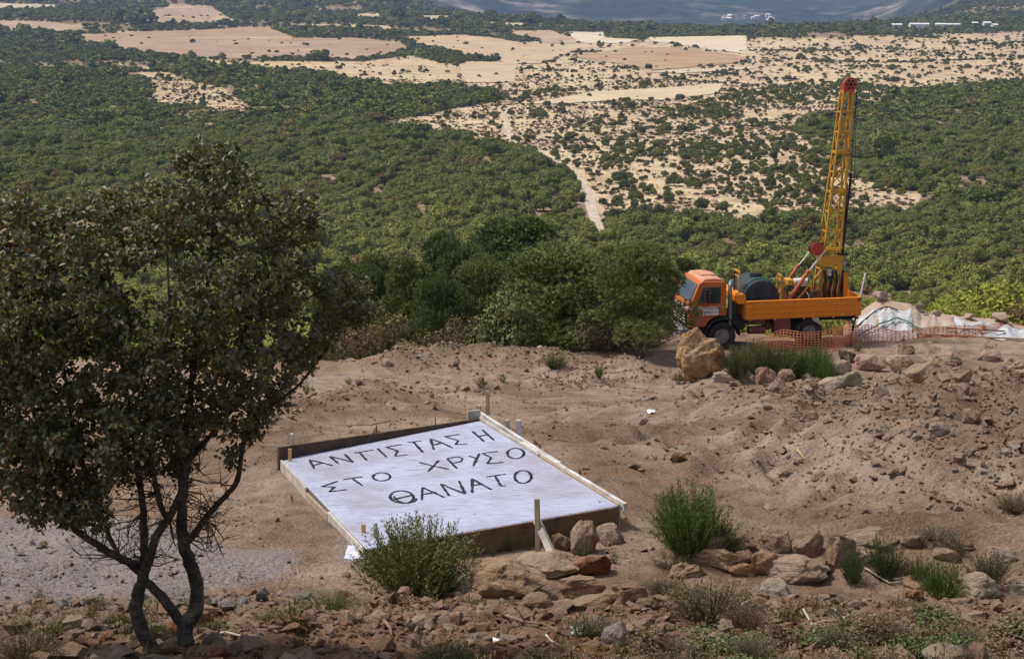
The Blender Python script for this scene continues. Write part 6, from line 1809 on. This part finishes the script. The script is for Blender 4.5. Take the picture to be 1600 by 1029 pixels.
CREST = np.array([(1318, 500), (1352, 470), (1376, 456), (1398, 461), (1422, 464), (1441, 475), (1465, 479), (1497, 484), (1525, 486), (1562, 488), (1592, 498), (1650, 510)], float)
sp = np.linspace(0, 1, 70); cx = np.interp(sp, np.linspace(0, 1, len(CREST)), CREST[:, 0]); cy = 10 + np.interp(sp, np.linspace(0, 1, len(CREST)), CREST[:, 1])
toe = np.array([list(at_depth(a, 520, 68.2)) for a in cx]); toe[:, 2] = ground_h(toe[:, 0], toe[:, 1])
CR = np.array([list(at_depth(a, b, float(t[1]) + 2.3)) for a, b, t in zip(cx, cy, toe)])
def heap_point(i, f, lift=0.0, wr=0.0, seed=0):
    """f 0 at the front toe, 1 at the crest"""
    t0, c0 = toe[i], CR[i]
    g = 1 - (1 - f) ** 1.35
    x = t0[0] + (c0[0] - t0[0]) * f; y = t0[1] + (c0[1] - t0[1]) * f; z = t0[2] - 0.1 + (c0[2] - t0[2] + 0.1) * g
    nz = 0.16 * fbm(np.array(x * 1.6), np.array(f * 3.0 + y * 0.2), 4, 55) * math.sin(math.pi * min(f * 0.9 + 0.08, 1))
    return np.array([x, y - lift * 0.7, z + float(nz) + lift + wr])
def heap_sheet(i0, i1, f0, f1, nf, lift=0.0, wrinkle=0.0, seed=0, edge=0.0):
    V = []
    for i in range(i0, i1):
        e = edge * float(vnoise(np.array(i * 0.45), np.array(seed * 3.3), seed))
        for j in range(nf):
            f = f0 + e + (f1 - f0 - 2 * e) * j / (nf - 1)
            V.append(heap_point(i, min(max(f, 0.0), 1.0), lift, wrinkle * float(fbm(np.array(i * 0.8), np.array(f * 2.5), 4, seed))))
    V = np.array(V); c = i1 - i0
    k = np.arange((c - 1) * nf).reshape(c - 1, nf)[:, :-1].ravel()
    return V, np.stack([k, k + 1, k + nf + 1, k + nf], 1)
SPOIL = noisy('dusty_spoil', (0.28, 0.205, 0.145), (0.42, 0.325, 0.25), 0.9, 0.95, 0.7, 5, 0.06, world_pos=True, c=(0.36, 0.28, 0.215))
V, Fq = heap_sheet(0, 70, 0.0, 1.0, 16)
back = np.stack([CR[:, 0], CR[:, 1] + 3.0, ground_h(CR[:, 0], CR[:, 1] + 3.0) - 0.3], -1)
nb_ = len(V); V = np.concatenate([V, back]); j = np.arange(69)
Fq = np.concatenate([Fq, np.stack([j * 16 + 15, nb_ + j, nb_ + j + 1, (j + 1) * 16 + 15], 1)])
o0 = Vector(toe[30]); me = new_mesh('spoil_heap', V - np.array(o0), Fq, SPOIL, smooth=True)
tag(link('spoil_heap', me, None, tuple(o0)), 'long dusty heap of spoil behind the truck tail', 'heap')
TARP = noisy('white_tarpaulin', (0.36, 0.34, 0.33), (0.52, 0.53, 0.57), 2.2, 0.5, 0.7, 6, 0.12, world_pos=True, c=(0.62, 0.64, 0.70))
PLAS = noisy('dirty_plastic', (0.36, 0.26, 0.19), (0.52, 0.43, 0.37), 2.0, 0.4, 0.5, 4, 0.1, world_pos=True)
def tarp(i0, i1, f0, f1, mat, label, name, seed, edge=0.12):
    V, Fq = heap_sheet(i0, i1, f0, f1, 14, 0.05, 0.16, seed, edge)
    o_ = Vector(V[0]); V2 = V - np.array([0, -0.006, 0.008]); m_ = len(V)
    Fq = np.concatenate([Fq, Fq[:, ::-1] + m_])
    tag(link(name, new_mesh(name, np.concatenate([V, V2]) - np.array(o_), Fq, mat, smooth=True), None, tuple(o_)), label, 'tarpaulin')
tarp(4, 30, 0.0, 0.70, TARP, 'crumpled white tarpaulin on the spoil heap nearest the truck', 'tarpaulin', 3)
tarp(26, 44, 0.10, 0.80, PLAS, 'brown stained plastic sheet between the two white tarpaulins', 'plastic_sheet', 5)
tarp(42, 66, 0.0, 0.74, TARP, 'white tarpaulin at the right end of the spoil heap', 'tarpaulin', 8)
def heapline(ids, f, lift, r, mat, name, label, cat, sq=False):
    pts = [Vector(heap_point(i, ff, lift)) for i, ff in zip(ids, f)]
    o = thing(name, label, cat, pts[0]); pts = [p - o.location for p in pts]
    if sq: MB().bar(pts[0], pts[-1], r * 2, r).build('plank', mat, o)
    else: MB().tube(pts, r, 7).build('line', mat, o, smooth=True)
heapline(range(4, 34, 2), np.interp(range(4, 34, 2), [4, 14, 20, 26, 34], [0.15, 0.34, 0.48, 0.34, 0.2]), 0.14, 0.03, HOSE, 'water_hose', 'pale green hose crossing the white tarpaulin', 'hose')
heapline(range(2, 22, 2), np.interp(range(2, 22, 2), [2, 10, 16, 22], [0.4, 0.66, 0.70, 0.60]), 0.08, 0.025, BLACK, 'black_hose', 'black hose lying on the spoil heap behind the truck', 'hose')
heapline([28, 64], [0.10, 0.08], 0.16, 0.05, WOOD, 'timber', 'long timber weighing down the foot of the tarps', 'timber', True)
heapline([40, 58], [0.28, 0.30], 0.16, 0.04, WOODD, 'timber', 'dark timber laid on the right white tarpaulin', 'timber', True)
for i, f, w, h, lb in ((13, 0.96, 34, 22, 'pale rock on the highest point of the spoil heap'), (29, 0.94, 24, 18, 'rock on the spoil heap right of its top'), (37, 0.86, 22, 12, 'flat rock weighing down the plastic sheet'), (48, 0.92, 26, 14, 'flat rock on the crest above the right tarpaulin'), (57, 0.90, 44, 22, 'largest rock near the right end of the spoil heap'), (33, 0.75, 14, 10, 'small rock on the brown plastic sheet'), (52, 0.45, 18, 8, 'ochre stone lying on the right tarpaulin')):
    p = heap_point(i, f, 0.02); s = 1 / 38.0
    me = STONE[(i * 7) % 10]; o = link('rock', me, None, tuple(p), (0.1, 0.15, i), (w * s, w * s * 0.8, h * s * 0.8)); o['tint'] = list(PAL if i != 52 else OCH); tag(o, lb, 'rock')

# ------------------------------------------------------------------ the air
hm, nt, pb = nodes_of('thin_haze')
nt.nodes.remove(pb)
pv = nt.nodes.new('ShaderNodeVolumePrincipled')
pv.inputs['Color'].default_value = (0.44, 0.58, 1.0, 1)
pv.inputs['Density'].default_value = 0.000095
pv.inputs['Anisotropy'].default_value = 0.2
nt.links.new(pv.outputs[0], nt.nodes['Material Output'].inputs['Volume'])
zlo = float(GZ.min()) - 1.5
zhi = max(float(GZ.max()), CAMZ + 12) + 20.0
xw = float(np.abs(GX).max()) + 60
hz = MB().box((0, (10800 - 60) / 2, (zlo + zhi) / 2), (2 * xw, 10800 + 60, zhi - zlo)).build('haze', hm)
tag(hz, 'thin blue haze filling the valley air', 'haze', kind='stuff')
